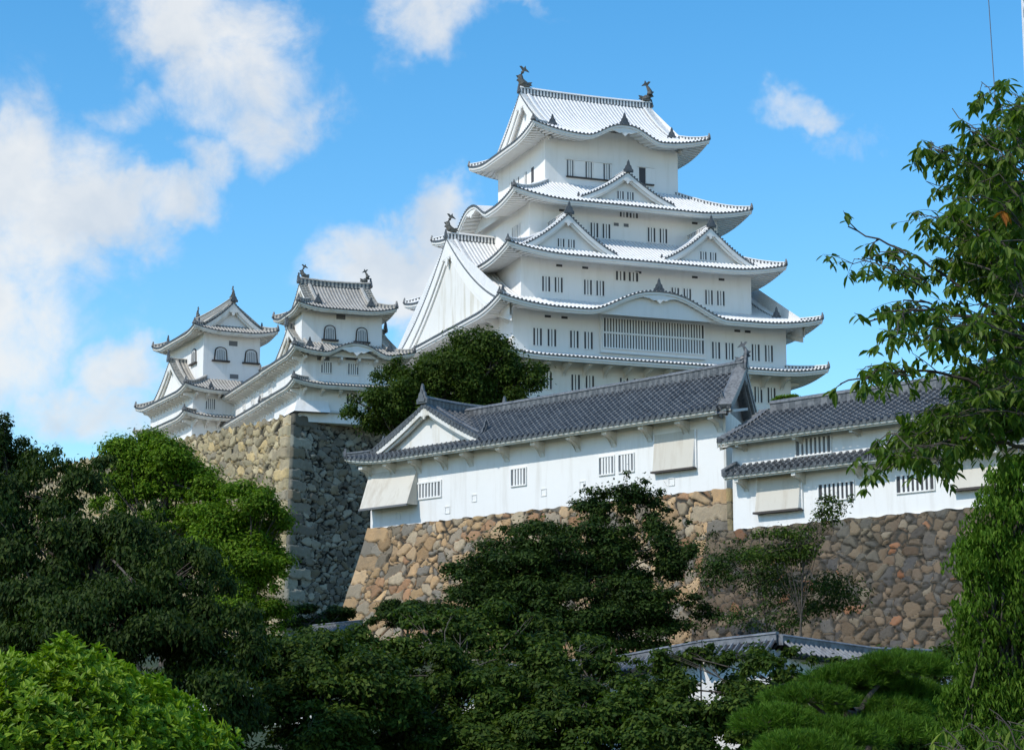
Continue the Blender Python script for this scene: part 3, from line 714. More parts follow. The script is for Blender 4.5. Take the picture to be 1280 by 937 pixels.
mrf.panel(0, u0=-9.5, u1=15.3, dmax=lambda u: float(np.clip(lim(u) + 1.2, 0, 4.2)), dmin=lambda u: min(inv(wingz(14.3 + u)), 4.2), nd=12)
mrf.panel(2, u0=-11.5, u1=9.5, dmax=lambda u: 4.2, dmin=lambda u: float(np.clip(7.2 - lim(-u), 0, 4.2)), nd=12)
mrf.close('main_roof')
mrf.eave(0, u0=-3.05, u1=15.3, clip=(False, False))
zr = mz + float(pr2(4.2))
mrf.bar(np.array([(5.3, 3, zr), (12., 3, zr), (20, 3, zr + .03), (27.1, 3., zr + .12)]), .4, .45, 'main_ridge', seg=.42)
sk = np.array([-.6, 1., 0]) / math.hypot(.6, 1); outv = np.array([1., .6, 0]) / math.hypot(.6, 1)
dd = np.linspace(0, 4.2, 10)
pts = [(28.9 + .72 - .6 * d, -1.2 + d, mz + float(pr2(d))) for d in dd] + [(28.9 + .72 - .6 * (8.4 - d), 7.2 - d, mz + float(pr2(d))) for d in dd[::-1][1:]]
pts = np.array(pts)
st0 = mrf.st; mrf.st = dict(st0, trim='rake_grey'); gable_face(mrf, pts, outv, 17.6, 'rake_grey', .7, .6, None); mrf.st = st0
for q in (-1, 1):
    d2 = np.linspace(3.9, .5, 9); ys = (-1.2 + d2) if q < 0 else (7.2 - d2)
    Q = np.array([(28.2 + .1 - .6 * y, y, mz + float(pr2(d)) + .06) for d, y in zip(d2, ys)]); mrf.bar(Q, .28, .28, 'descending_ridge'); oni(Q[-1], -Y if q < 0 else Y, .6, mrf.roofobj)
oni((27.05, 3, zr + .1), outv, 1.0, mrf.roofobj); shachi(np.array([26.85, 3, zr + .5]), -outv, .95, mrf.roofobj, 'grey_tile')
# walls with a slanted right end
b = MB(); z0, z1 = 13.9, 18.1
def quadbox(b, P, z0, z1, m=0):
    n = len(P); V = [(x, y, z0) for x, y in P] + [(x, y, z1) for x, y in P]
    b.add(V, [(i, (i + 1) % n, n + (i + 1) % n, n + i) for i in range(n)], m)
quadbox(b, [(0, 0), (28.1, 0), (24.5, 6), (0, 6)], z0, z1); b.build('wall', 'plaster_front', fb)
b = MB(); quadbox(b, [(28.1, -.02), (28.2, .05), (24.6, 6), (24.5, 5.9)], z0, z1); b.build('corner_post', 'plaster_stained', fb)
for x in (-.05, 2.2, 4.5, 6.85, 9.05, 12.05, 14.9, 17.7, 20.4, 23.05, 25.65, 27.9): bracket(fb, (x, 0, 17.72), -Y, .8, .8, .36, 'plaster_stained')
window(fb, (5.02, 0, 15.9), X, S_, 2.75, .82, 10, bw=.13, fw=.1, void='void_soft', bar='plaster_front')
for x, wd in ((13.0, 1.15), (19.85, 1.05), (21.3, 1.05)): window(fb, (x, 0, 15.98), X, S_, wd, .9, 5, bw=.13, fw=.07, void='void_soft', bar='plaster_front')
b = MB()
b.add([(-.12, -.02, 17.35), (4.3, -.02, 17.35), (4.45, -.95, 15.1), (.1, -.95, 15.1)], [(0, 1, 2, 3)], 0)
b.add([(-.12, -.02, 17.35), (.1, -.95, 15.1), (.1, -.02, 15.1)], [(0, 1, 2)], 0); b.add([(4.3, -.02, 17.35), (4.45, -.95, 15.1), (4.4, -.02, 15.1)], [(0, 1, 2)], 0)
b.box((2.27, -.95, 15.06), (2.22, .05, .06), 1); b.build('stone_drop', ['plaster_cream', 'void_soft'], fb)
def dropbox(root, x0, x1, yf, z0, z1, pr=.4):
    b = MB(); b.add([(x0, yf - .06, z1), (x1, yf - .06, z1), (x1, yf - pr, z0), (x0, yf - pr, z0)], [(0, 1, 2, 3)], 0)
    zc = z0 + (z1 - z0) * .45; yc = yf - .06 - (pr - .06) * .55
    for x in (x0, x1): b.add([(x, yf, z1), (x, yf - .06, z1), (x, yf - pr, z0), (x, yf, z0)], [(0, 1, 2, 3)], 1)
    b.add([(x0, yf, z1), (x1, yf, z1), (x1, yf - .06, z1), (x0, yf - .06, z1)], [(0, 1, 2, 3)], 1)
    b.box(((x0 + x1) / 2, yf - pr / 2 - .03, z0), ((x1 - x0) / 2 + .08, pr / 2 + .04, .05), 2)
    for x in (x0 - .05, x1 + .05): b.box((x, yf - .04, (z0 + z1) / 2), (.05, .05, (z1 - z0) / 2), 1)
    b.build('stone_drop', ['plaster_cream', 'plaster_front', 'wood_dark'], root)
dropbox(fb, 23.4, 26.2, 0, 15.25, 17.25, .28)
for x, z in ((9.3, 15.1), (15., 14.95), (7.0, 14.6), (18.0, 15.1), (24.5, 14.7), (2.6, 14.6)):
    b = MB()
    for sx, sz, hx, hz in ((0, .19, .22, .025), (0, -.19, .22, .025), (.2, 0, .025, .2), (-.2, 0, .025, .2)): b.box((x + sx, -.015, z + sz), (hx, .02, hz))
    b.build('loophole', 'plaster_front', fb)

rb = thing('wall_turret', 'white turret building with two tiers of dark grey eaves, half behind cherry leaves', 'turret building', (FO[0], FO[1], 11.5), -46.7)
yf = -1.
XR = 56.
ur = Roof(rb, ((29.4 + XR) / 2, 1.5), (XR - 29.4) / 2, 3.5, 16.1, pf(.42, .03), 1.0, 'grey', U=0, fas=.18, rr=.11, p=.4)
ur.panel(0, dmax=lambda u: 3.5); ur.panel(2, dmax=lambda u: 3.5); ur.close('upper_roof'); ur.eave(0, clip=(False, False))
zr2 = 16.1 + float(ur.prof(3.5)); ur.bar(np.array([(30.1, 1.5, zr2), (XR, 1.5, zr2)]), .42, .5, 'main_ridge', seg=.8)
dd = np.linspace(0, 3.5, 9)
for sg, xe in ((-1, 29.4),):
    pts = np.array([(xe, -2 + d, 16.1 + float(ur.prof(d))) for d in dd] + [(xe, 5 - d, 16.1 + float(ur.prof(d))) for d in dd[::-1][1:]])
    gable_face(ur, pts, X * sg, 15.8, 'plaster_stained', .5, .6, None)
    Q = np.array([(xe + .35, -2 + d, 16.1 + float(ur.prof(d)) + .05) for d in np.linspace(3.3, .3, 8)]); ur.bar(Q, .26, .2, 'descending_ridge')
lr = Roof(rb, ((29.7 + XR) / 2, 1.5), (XR - 29.7) / 2, 3.5, 14.38, pf(.5, 0), 1.0, 'grey', U=0, fas=.18, rr=.11, p=.4)
lr.panel(0, dmax=lambda u: 1.25, nd=5); lr.close('lower_roof'); lr.eave(0, clip=(False, False))
lr.bar(np.array([(29.75, -2.0, 14.5), (29.8, -1.1, 14.95)]), .25, .2, 'descending_ridge')
wallbox(rb, 29.5, XR - .5, yf, 4.6, 11.5, 16.3, 'plaster_front')
bb = MB(); bb.box(((29.5 + XR) / 2, -1.02, 11.62), ((XR - 29.5) / 2 - .4, .05, .12)); bb.build('wall_foot', 'plaster_stained', rb)
window(rb, (34.65, yf, 15.45), X, S_, 2.1, .8, 8, bw=.12, void='void_soft', bar='plaster_front')
for x in (35.95, 40.5): window(rb, (x, yf, 13.15), X, S_, 2.05, .76, 8, bw=.12, void='void', bar='plaster_front')
for x in (48.2,): window(rb, (x, yf, 13.15), X, S_, 2.05, .76, 8, bw=.12, void='void', bar='plaster_front')
dropbox(rb, 31.15, 33.85, yf, 12.45, 14.2, .32); dropbox(rb, 42.7, 45.1, yf, 12.6, 14.2, .32)
for x in (30.4, 33.98, 37.4, 41.0, 45.3, 48.8, 52.): bracket(rb, (x, yf, 14.2), -Y, .8, .6, .24, 'plaster_stained'); bracket(rb, (x, yf, 15.95), -Y, .7, .35, .2, 'plaster_stained')

# ================================================================== STONE WALLS
def cells(u, v, W, H, cw, ch, seed, corner=(False, False)):
    """power-diagram stones; returns edge distance, id, offset"""
    g = np.random.default_rng(seed); nx = int(W / cw) + 4; ny = int(H / ch) + 4
    sx = (np.arange(nx)[:, None] - 1.5 + g.uniform(-.5, .5, (nx, ny)) + .5 * (np.arange(ny)[None] % 2)) * cw
    sy = (np.arange(ny)[None] - 1.5 + g.uniform(-.42, .42, (nx, ny))) * ch
    wt = (np.where(g.random((nx, ny)) < .3, .85, 0) + g.uniform(-.25, .25, (nx, ny))) * cw * ch * .7
    asp = ch / cw * 1.15
    i0 = np.clip((u / cw + 1.5).astype(int), 2, nx - 3); j0 = np.clip((v / ch + 1.5).astype(int), 2, ny - 3)
    best = np.full(u.shape, 1e9); sec = np.full(u.shape, 1e9); bid = np.zeros(u.shape, int); bx = np.zeros(u.shape); by = np.zeros(u.shape)
    for di in (-2, -1, 0, 1, 2):
        for dj in (-2, -1, 0, 1, 2):
            i = i0 + di; j = j0 + dj; dx = (u - sx[i, j]) * asp; dy = v - sy[i, j]
            d = np.sqrt(dx ** 4 + dy ** 4 + .6 * dx * dx * dy * dy) - wt[i, j] * asp
            nb = d < best; sec = np.where(nb, best, np.minimum(sec, d)); bid = np.where(nb, i * ny + j, bid)
            bx = np.where(nb, dx, bx); by = np.where(nb, dy, by); best = np.where(nb, d, best)
    edge = (sec - best) / (2.2 * ch)
    for side in (0, 1):
        if not corner[side]: continue
        uu = u if side == 0 else W - u
        rh = .85; row = (v / rh).astype(int); rr = g.uniform(.7, 1.3, 80)
        ln = np.where((row + side) % 2 == 0, 1.9, 1.05) * rr[row % 80]
        ins = uu < ln
        ed = np.minimum(np.minimum(v - row * rh, (row + 1) * rh - v), ln - uu)
        edge = np.where(ins, ed, np.minimum(edge, np.abs(uu - ln))); bid = np.where(ins, 100000 + row + side * 500, bid)
        bx = np.where(ins, 0, bx); by = np.where(ins, 0, by)
    return edge, bid, bx, by
def stone_wall(name, label, poly, ztop, zbot, mats, sizes, closed=False, st=.1, batter=(.16, .012), corners=None, seed=1, amp=.16, group=None, inside=1, cornerflags=None, crest=.12):
    poly = np.array(poly, float)[:, :2]; n = len(poly)
    root = thing(name, label, 'stone wall', (poly[0][0], poly[0][1], zbot), 0, group)
    dirs = np.diff(poly, axis=0); lens = np.linalg.norm(dirs, axis=1); dirs /= lens[:, None]
    nrm = np.stack([dirs[:, 1], -dirs[:, 0]], -1) * inside
    H = ztop - zbot; nv = int(H / st) + 1; vv = np.linspace(0, H, nv); off = batter[0] * vv + batter[1] * vv ** 2
    def miter(i):
        if i == 0: return nrm[0]
        if i == n - 1: return nrm[-1]
        a, b = nrm[i - 1], nrm[i]; return (a + b) / (1 + a @ b)
    for f in range(n - 1):
        nu = int(lens[f] / st) + 1; fr = np.linspace(0, 1, nu); ma, mb_ = miter(f), miter(f + 1)
        L = poly[f] + off[:, None] * ma; Rr = poly[f + 1] + off[:, None] * mb_
        P = L[None] * (1 - fr)[:, None, None] + Rr[None] * fr[:, None, None]          # nu,nv,2
        U = np.broadcast_to((fr * lens[f])[:, None], (nu, nv)); V = np.broadcast_to(vv[None], (nu, nv))
        cw, ch = sizes[f]; cf = cornerflags[f] if cornerflags else (False, False)
        U2 = U + .07 * np.sin(V * 5.1 + U) + .05 * np.sin(V * 2.3 - U * 1.7); V2 = V + .06 * np.sin(U * 4.3 + V * 1.1) + .03 * np.sin(U * 9.1) + .1 * np.sin(U * .9 + 2)
        e, bid, bx, by = cells(U2, V2, lens[f], H, cw, ch, seed + f, cf)
        g = np.random.default_rng(seed + 50 + f); K = g.uniform(0, 1, (101200, 3)); tl = g.normal(0, .2, (101200, 2)); ofs = g.uniform(-.4, .4, 101200)
        prof_ = np.clip(e / .048, 0, 1); prof_ = prof_ * (2 - prof_)
        disp = amp * (prof_ * (1 + ofs[bid] * .8) + prof_ * (tl[bid, 0] * bx + tl[bid, 1] * by) * 1.6 - .3)
        ed = np.ones_like(disp)
        if f > 0: ed = np.minimum(ed, np.clip(U / .18, 0, 1))
        if f < n - 2: ed = np.minimum(ed, np.clip((lens[f] - U) / .18, 0, 1))
        disp = disp * ed
        PZ = ztop - V + crest * (np.sin(U * 2.3) * .4 + np.sin(U * 5.7 + 1) * .6) * np.clip(1 - V / .8, 0, 1)
        Q = np.concatenate([P + disp[..., None] * nrm[f], PZ[..., None]], -1)
        b = MB(); Q[..., :2] -= poly[0]; b.grid(Q)
        at_ = np.stack([K[bid, 0], K[bid, 1], np.clip(e, 0, 1), np.ones_like(e)], -1).reshape(-1, 4)
        b.build('stone_face', mats[f], root, zbot, attr=at_, smooth=True)
    return root
def fpt(x, y):
    a = R(-46.7); return np.array([FO[0] + x * math.cos(a) - y * math.sin(a), FO[1] + x * math.sin(a) + y * math.cos(a)])
S0 = at(364, 521, 160)[:2]; dW = np.array([-math.sin(R(39)), math.cos(R(39))]); dE = np.array([math.sin(R(50)), math.cos(R(50))])
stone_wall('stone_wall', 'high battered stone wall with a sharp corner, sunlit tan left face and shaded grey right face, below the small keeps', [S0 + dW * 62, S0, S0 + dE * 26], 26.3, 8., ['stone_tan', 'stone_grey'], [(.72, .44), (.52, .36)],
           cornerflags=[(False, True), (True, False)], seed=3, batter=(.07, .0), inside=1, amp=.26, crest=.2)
stone_wall('stone_wall', 'orange and tan boulder wall under the long turret building', [fpt(-.1, 8), fpt(-.1, -.12), fpt(28.3, -.12), fpt(28.3, 3)], 14.0, 3., ['stone_grey', 'stone_orange', 'stone_tan'], [(.6, .45), (.64, .42), (.6, .45)],
           cornerflags=[(False, True), (True, True), (True, False)], seed=11, batter=(.2, .004), inside=1, amp=.2, st=.08, crest=.05)
stone_wall('stone_wall', 'brown and grey rubble wall under the two-tiered turret building on the right', [fpt(28.0, -1.25), fpt(56, -1.25)], 11.75, 2.5, ['stone_brown'], [(.5, .33)],
           seed=21, batter=(.2, .004), inside=1, amp=.17, st=.075, crest=.05)
kp = [np.array([6.88, 186.23]) + x * np.array([math.cos(R(21)), math.sin(R(21))]) + y * np.array([-math.sin(R(21)), math.cos(R(21))]) for x, y in ((-13.1, 14.5), (-13.1, -14.5), (13.1, -14.5), (13.1, 14.5))]
stone_wall('stone_wall', 'stone base right under the main keep, mostly hidden behind the turret roofs', kp, 26.2, 15., ['stone_tan', 'stone_grey', 'stone_grey'], [(1.1, .8)] * 3, seed=31, inside=1, st=.25, amp=.2)
# ================================================================== GROUND, TERRACES, LOW WALLS
def ground_z(x, y):
    y = np.asarray(y, float)
    return np.interp(y, [-50, 0, 20, 40, 60, 80, 100, 125, 160, 6000], [0, 0, 0, .2, 1.0, 2.4, 4.2, 6.5, 8.5, 9.]) + 0 * np.asarray(x)
def ground():
    ys = np.concatenate([np.linspace(-300, -10, 8), np.linspace(0, 170, 120), np.geomspace(180, 5000, 16)]); xs = np.concatenate([-np.geomspace(3000, 90, 10), np.linspace(-80, 80, 110), np.geomspace(90, 3000, 10)])
    Xg, Yg = np.meshgrid(xs, ys, indexing='ij'); near = np.exp(-((Yg - 60) / 120) ** 2)
    Zg = ground_z(Xg, Yg) + near * (.25 * np.sin(Xg * .21 + Yg * .13) + .15 * np.sin(Xg * .5 - Yg * .37))
    b = MB(); b.grid(np.stack([Xg, Yg, Zg], -1), 0, flip=False); o = b.build('ground', 'ground', None, 0., smooth=True); tag(o, kind='structure')
ground()
def slab(name, P, z0, z1, m):
    b = MB(); quadbox(b, P, z0, z1, 0); n = len(P); b.add([(x, y, z1) for x, y in P], [tuple(range(n))], 0)
    tag(b.build(name, m, None, 0.), kind='structure')
slab('upper_terrace', [tuple(S0 + dW * .9 + dE * .9), tuple(S0 + dE * 26 + dW * .8), tuple(S0 + dE * 60 + dW * 30), tuple(S0 + dE * 40 + dW * 90), tuple(S0 + dW * 61 + dE * .9)], 7., 25.7, 'gravel')
slab('middle_terrace', [tuple(fpt(.9, .9)), tuple(fpt(57, .9)), tuple(fpt(70, 50)), tuple(fpt(30, 60)), tuple(fpt(.9, 14))], 2., 13.6, 'gravel')
def capped_wall(label, pts, zt, hgt, group=None):
    """white plastered wall with a small tiled roof along a polyline (x, y, ridge z)"""
    pts = np.array(pts, float); root = thing('tiled_wall', label, 'wall', (pts[0][0], pts[0][1], pts[0][2] - hgt), 0, group)
    for i in range(len(pts) - 1):
        a, b_ = pts[i] - [pts[0][0], pts[0][1], 0], pts[i + 1] - [pts[0][0], pts[0][1], 0]; L = np.linalg.norm((b_ - a)[:2]); d = (b_ - a) / L; al = d.copy(); al[2] = 0; al /= np.linalg.norm(al); sd_ = np.cross(Z, al)
        w_ = MB(); n = max(2, int(L / .5)); tt = np.linspace(0, 1, n); C = a + np.outer(tt, b_ - a)
        for q in (-1, 1): w_.grid(np.stack([C + sd_ * q * .22 - Z * .35, C + sd_ * q * .22 - Z * hgt * 1.3], 1))
        w_.build('wall', 'plaster', root)
        m = max(2, int(L / .19)); r = MB(); rib = []
        off = np.array([-.5, -.25, -.1, .1, .25]) * L / m; hh = np.array([0, 0, .06, .06, 0]); uu = np.concatenate([(j + .5) * L / m + off for j in range(m)] + [[L]]); h2 = np.concatenate([hh] * m + [[0]])
        for q in (-1, 1):
            s_ = np.linspace(0, 1, 5); P = a + uu[:, None, None] * d + sd_ * q * (s_[None, :, None] * .75) + Z * (-.42 * s_[None, :, None] ** .9 + h2[:, None, None])
            r.grid(P, np.array(([1, 0, 0, 0, 1]) * m)[:, None]); E_ = P[:, -1]
            r.grid(np.stack([E_, E_ - Z * .09, E_ - Z * .09 - sd_ * q * .5], 1), 1)
        ro = r.build('roof', ['wall_tile', 'grey_pan'], root); child(ro, root)
        ridge_bar(np.array([a, (a + b_) / 2, b_]) + Z * .0, .24, .16, dict(cap='wall_tile', band='wall_tile'), 'ridge', ro, .8)
    return root
mat('wall_tile', tile((.08, .085, .095), (.19, .2, .215), .6))
mat('conc', plaster((.3, .3, .3), (.36, .36, .36)))
# ================================================================== TREES
def leafmesh(b, c, ax, nr, ln, wd, m=0, fold=.25):
    """c centre, ax long axis, nr normal : arrays (N,3); six-point folded leaves"""
    ax = ax / (np.linalg.norm(ax, axis=1)[:, None] + 1e-9); sd_ = np.cross(nr, ax); sd_ /= np.linalg.norm(sd_, axis=1)[:, None] + 1e-9; nr = np.cross(ax, sd_)
    ln = np.broadcast_to(ln, (len(c),))[:, None]; wd = np.broadcast_to(wd, (len(c),))[:, None]
    V = np.stack([c - ax * ln * .5, c - ax * ln * .15 + sd_ * wd * .5 + nr * wd * fold, c + ax * ln * .2 + sd_ * wd * .38 + nr * wd * fold * .7, c + ax * ln * .5 - nr * wd * .2,
                  c + ax * ln * .2 - sd_ * wd * .38 + nr * wd * fold * .7, c - ax * ln * .15 - sd_ * wd * .5 + nr * wd * fold], 1)
    i = np.arange(len(c))[:, None] * 6
    b.add(V.reshape(-1, 3), np.concatenate([i + [0, 1, 2, 3], i + [0, 3, 4, 5]]), m)
def leafquad(b, c, ax, nr, ln, wd, m=0):
    ax = ax / (np.linalg.norm(ax, axis=1)[:, None] + 1e-9); sd_ = np.cross(nr, ax); sd_ /= np.linalg.norm(sd_, axis=1)[:, None] + 1e-9
    ln = np.broadcast_to(ln, (len(c),))[:, None]; wd = np.broadcast_to(wd, (len(c),))[:, None]
    V = np.stack([c - ax * ln * .5, c + sd_ * wd * .5, c + ax * ln * .5, c - sd_ * wd * .5], 1); i = np.arange(len(c))[:, None] * 4
    b.add(V.reshape(-1, 3), i + [0, 1, 2, 3], m)
def unit(n, g): v = g.normal(size=(n, 3)); return v / np.linalg.norm(v, axis=1)[:, None]
def curve(p0, p1, bend, k, g):
    tt = np.linspace(0, 1, k)[:, None]; p0 = np.asarray(p0, float); p1 = np.asarray(p1, float); L = np.linalg.norm(p1 - p0)
    mid = (p0 + p1) / 2 + g.normal(size=3) * L * bend + Z * L * .06
    return (1 - tt) ** 2 * p0 + 2 * tt * (1 - tt) * mid + tt ** 2 * p1
def tree(name, label, cat, blobs, base, nsub, nleaf, lsize, lmat, seed=0, group=None, droop=.3, sub=.34, flat_=1., trunk=.35, aspect=.45, mode='quad', inner=.15, shell=.45, spike=0):
    """blobs: list of (centre, (rx, ry, rz)) world; crown of many leaf clumps joined by limbs to a trunk"""
    g = np.random.default_rng(seed); base = np.asarray(base, float); root = thing(name, label, cat, tuple(base), 0, group)
    vol = np.array([np.prod(r) ** (2 / 3) for _, r in blobs]); cnt = np.maximum(3, (nsub * vol / vol.sum()).astype(int))
    C = []; Rr = []
    for (c, r), k in zip(blobs, cnt):
        d = unit(k, g); q = (g.uniform(shell, 1, k) ** .7)[:, None]; r = np.array(r)
        C.append(np.asarray(c) + d * q * r * (1 - sub * .35)); Rr.append(np.outer(g.uniform(.7, 1.35, k), r) * sub)
    C = np.vstack(C); Rr = np.vstack(Rr)
    a3 = np.array([1, 1, flat_]); b = MB(); m = (nleaf * (Rr.prod(1) ** (2 / 3)) / (Rr.prod(1) ** (2 / 3)).sum()).astype(int) + 8
    idx = np.repeat(np.arange(len(C)), m); n = len(idx); d = unit(n, g)
    q = g.uniform(inner, 1, n) ** .55; q = q * (1 + .18 * g.normal(size=n) ** 2 * .5)
    P = C[idx] + d * q[:, None] * Rr[idx] * a3
    if spike: P += d * (g.uniform(0, 1, n) ** 6)[:, None] * spike
    P -= Z * 0
    nr = d + Z * .7 + unit(n, g) * .8; ax = np.cross(nr, unit(n, g)) + d * .4 - Z * droop * 1.5
    sz = lsize * g.uniform(.65, 1.35, n); P = P - base
    (leafquad if mode == 'quad' else leafmesh)(b, P, ax, nr, sz, sz * aspect)
    b.build('crown', lmat, root, 0.)
    # trunk and limbs
    tb = MB(); cen = np.mean([c for c, _ in blobs], axis=0); top = cen.copy(); top[2] = cen[2]; tp = curve(base, top, .05, 8, g); Lh = np.linalg.norm(top - base)
    rad = np.linspace(trunk, trunk * .35, 8); rad[0] *= 1.35; tb.tube(tp - base, rad, 8)
    sel = g.permutation(len(C))[:min(len(C), 46)]
    for i in sel:
        s_ = tp[g.integers(3, 8)]; e = C[i]; cv = curve(s_, e, .12, 6, g); tb.tube(cv - base, np.linspace(trunk * .28, trunk * .05, 6), 5, cap=False)
        for _ in range(2):
            e2 = e + unit(1, g)[0] * Rr[i] * .9; tb.tube(curve(cv[3], e2, .1, 4, g) - base, np.linspace(trunk * .1, trunk * .03, 4), 4, cap=False)
    tb.build('trunk', 'bark', root, 0., smooth=True)
    return root
def B(px, py, Yd, rx, ry, rd=None):
    k = Yd / FPX; return (at(px, py, Yd), (rx * k, (rd or (rx + ry) / 2) * k, ry * k))
def gb(px, Yd, dz=0): p = at(px, 900, Yd); return (p[0], Yd, float(ground_z(0, Yd)) + dz)
capped_wall('low white wall with grey tiled coping climbing to a corner in front of the brown stone wall', [at(560, 842, 66), at(770, 826, 62), at(880, 806, 60), at(972, 796, 59)], 0, 2.6)
capped_wall('low white wall with grey tiled coping descending to the right behind the pine', [at(975, 799, 58.9), at(1090, 815, 61), at(1230, 820, 64)], 0, 2.6)
capped_wall('low wall with pale coping glimpsed through dark branches at the lower left', [at(250, 826, 72), at(410, 822, 70)], 0, 1.7)
capped_wall('short pale tiled wall between branches under the orange stone wall', [at(392, 784, 112), at(452, 778, 110)], 0, 1.5)

tree('broadleaf_tree', 'dense dark green domed tree standing between the small keeps and the main keep', 'tree',
     [B(585, 462, 142, 78, 52), B(500, 505, 141, 62, 40), B(450, 515, 140, 32, 26), B(640, 480, 142, 52, 34), B(600, 450, 142, 60, 34), B(670, 505, 142, 26, 16), B(560, 520, 143, 95, 40), B(590, 425, 142, 34, 20), B(480, 485, 141, 34, 30), B(520, 470, 142, 44, 34), B(540, 500, 141, 60, 40)], (at(560, 700, 143)[0], 143, 13.6), 190, 78000, .25, 'leaf_mid', 1, sub=.24, trunk=.45, spike=.5, aspect=.5)
tree('bushy_tree', 'dark layered tree with a spiky top in front of the orange stone wall', 'tree',
     [B(770, 640, 96, 62, 34), B(790, 608, 96, 26, 24), B(760, 625, 96, 50, 24), B(820, 630, 96, 40, 22), B(700, 690, 95, 95, 42), B(640, 720, 94, 80, 42), B(800, 690, 95, 62, 50), B(740, 750, 94, 110, 48), B(600, 762, 93, 60, 36), B(838, 650, 96, 26, 14), B(850, 760, 94, 50, 28), B(662, 668, 95, 40, 22), B(680, 770, 93, 90, 40), B(780, 780, 93, 90, 40), B(600, 730, 94, 60, 36), B(850, 700, 95, 40, 30)], (at(740, 900, 95)[0], 95, 3.5), 340, 120000, .19, 'leaf_dark', 2, sub=.2, flat_=.85, trunk=.2, spike=.5, droop=.1)
tree('round_tree', 'light green tree with open crown and bare forked trunk below the farther small keep', 'tree',
     [B(190, 560, 112, 42, 24), B(240, 588, 112, 34, 22), B(160, 602, 112, 38, 24), B(205, 610, 113, 50, 20), B(268, 620, 111, 22, 18), B(138, 630, 112, 26, 24), B(215, 575, 111, 40, 26), B(190, 590, 112, 60, 34), B(255, 640, 110, 40, 34), B(225, 650, 111, 50, 26), B(240, 610, 111, 46, 26), B(170, 570, 112, 50, 30)], (at(205, 900, 112)[0], 112, 5.4), 130, 60000, .2, 'leaf_pine', 3, sub=.33, flat_=.8, trunk=.28, spike=.5)
tree('round_tree', 'yellow-green tree with tufted crown beside the sharp corner of the high stone wall', 'tree',
     [B(300, 632, 106, 52, 36), B(330, 655, 106, 36, 34), B(290, 680, 106, 52, 44), B(275, 660, 106, 28, 26), B(320, 690, 106, 44, 30), B(345, 715, 105, 20, 24), B(300, 740, 106, 50, 34), B(330, 770, 105, 40, 30), B(300, 700, 106, 60, 40), B(280, 780, 105, 50, 34)], (at(310, 900, 106)[0], 106, 4.9), 160, 76000, .2, 'leaf_pine', 4, sub=.32, flat_=.75, trunk=.28, spike=.5)
tree('conifer_tree', 'very dark bushy treetop against the sky at the far left edge', 'tree',
     [B(12, 552, 118, 42, 40), B(-25, 580, 118, 50, 45), B(25, 590, 118, 30, 30)], (at(5, 900, 118)[0], 118, 6.), 50, 16000, .24, 'leaf_deep', 5, sub=.3, trunk=.3)
tree('cherry_tree', 'big dark broadleaf tree with drooping leaves filling the left side', 'tree',
     [B(60, 610, 52, 72, 40), B(120, 590, 53, 36, 24), B(40, 690, 50, 110, 70), B(150, 690, 50, 85, 50), B(220, 730, 49, 80, 55), B(120, 780, 48, 150, 60), B(260, 800, 48, 75, 55), B(-10, 640, 51, 50, 50), B(240, 870, 47, 90, 50), B(55, 570, 52, 30, 18), B(180, 640, 51, 30, 22)], (at(110, 900, 49)[0], 49, .4), 420, 150000, .13, 'leaf_deep', 6, sub=.19, droop=.9, trunk=.2, aspect=.4, spike=.3, shell=.5)
mid = [('leafy tree with mixed green sprays just left of the lowest middle of the view', [B(400, 812, 58, 90, 30), B(460, 800, 59, 60, 26), B(400, 835, 56, 100, 44), B(330, 850, 55, 80, 50), B(430, 880, 54, 110, 60), B(360, 925, 53, 110, 50), B(450, 850, 56, 70, 44)], 380, 55),
       ('low spreading tree in the centre foreground under the orange stone wall', [B(540, 778, 60, 70, 30), B(630, 790, 60, 80, 36), B(560, 800, 58, 75, 28), B(520, 840, 57, 80, 40), B(600, 880, 56, 100, 50), B(480, 915, 55, 100, 40), B(620, 930, 55, 90, 46), B(650, 850, 57, 60, 40), B(540, 870, 57, 90, 50)], 560, 57),
       ('low green tree in front of the white wall with grey coping', [B(700, 818, 60, 70, 28), B(775, 824, 57, 40, 14), B(700, 830, 57, 70, 26), B(680, 870, 56, 80, 36), B(760, 885, 55, 90, 42), B(720, 930, 54, 130, 44), B(790, 836, 57, 60, 18), B(820, 900, 54, 80, 44)], 720, 56),
       ('small green tree beside and behind the pine, reaching over the wall coping', [B(870, 845, 55, 70, 34), B(830, 826, 55, 44, 16), B(900, 816, 55, 44, 20), B(960, 836, 54, 50, 30), B(935, 824, 54, 36, 28), B(1005, 824, 54, 34, 20), B(1060, 832, 54, 30, 14), B(900, 880, 53, 80, 36), B(870, 920, 52, 110, 44), B(960, 850, 53, 40, 40), B(960, 900, 52, 70, 44), B(1060, 850, 53, 70, 26), B(1140, 856, 53, 60, 28), B(1200, 850, 53, 60, 40), B(1230, 900, 53, 60, 50), B(1120, 822, 54, 46, 16), B(1040, 834, 54, 30, 12), B(1180, 826, 54, 50, 24), B(1100, 900, 52, 120, 50)], 900, 54)]
for i, (lb, bl, px, yy) in enumerate(mid):
    tree('cherry_tree', lb, 'tree', bl, gb(px, yy), 230, 66000, .15, 'leaf_mid2', 20 + i, group='low trees across the bottom of the view', sub=.2, flat_=.95, droop=.3, trunk=.1, aspect=.5, spike=.25, shell=.6)
tree('shrub', 'dark pine-like shrub at the foot of the orange stone wall', 'shrub', [B(505, 762, 112, 38, 16), B(545, 768, 112, 30, 16), B(480, 775, 112, 24, 12)], gb(510, 112), 24, 8000, .2, 'leaf_dark', 31, sub=.4, flat_=.8, trunk=.12)
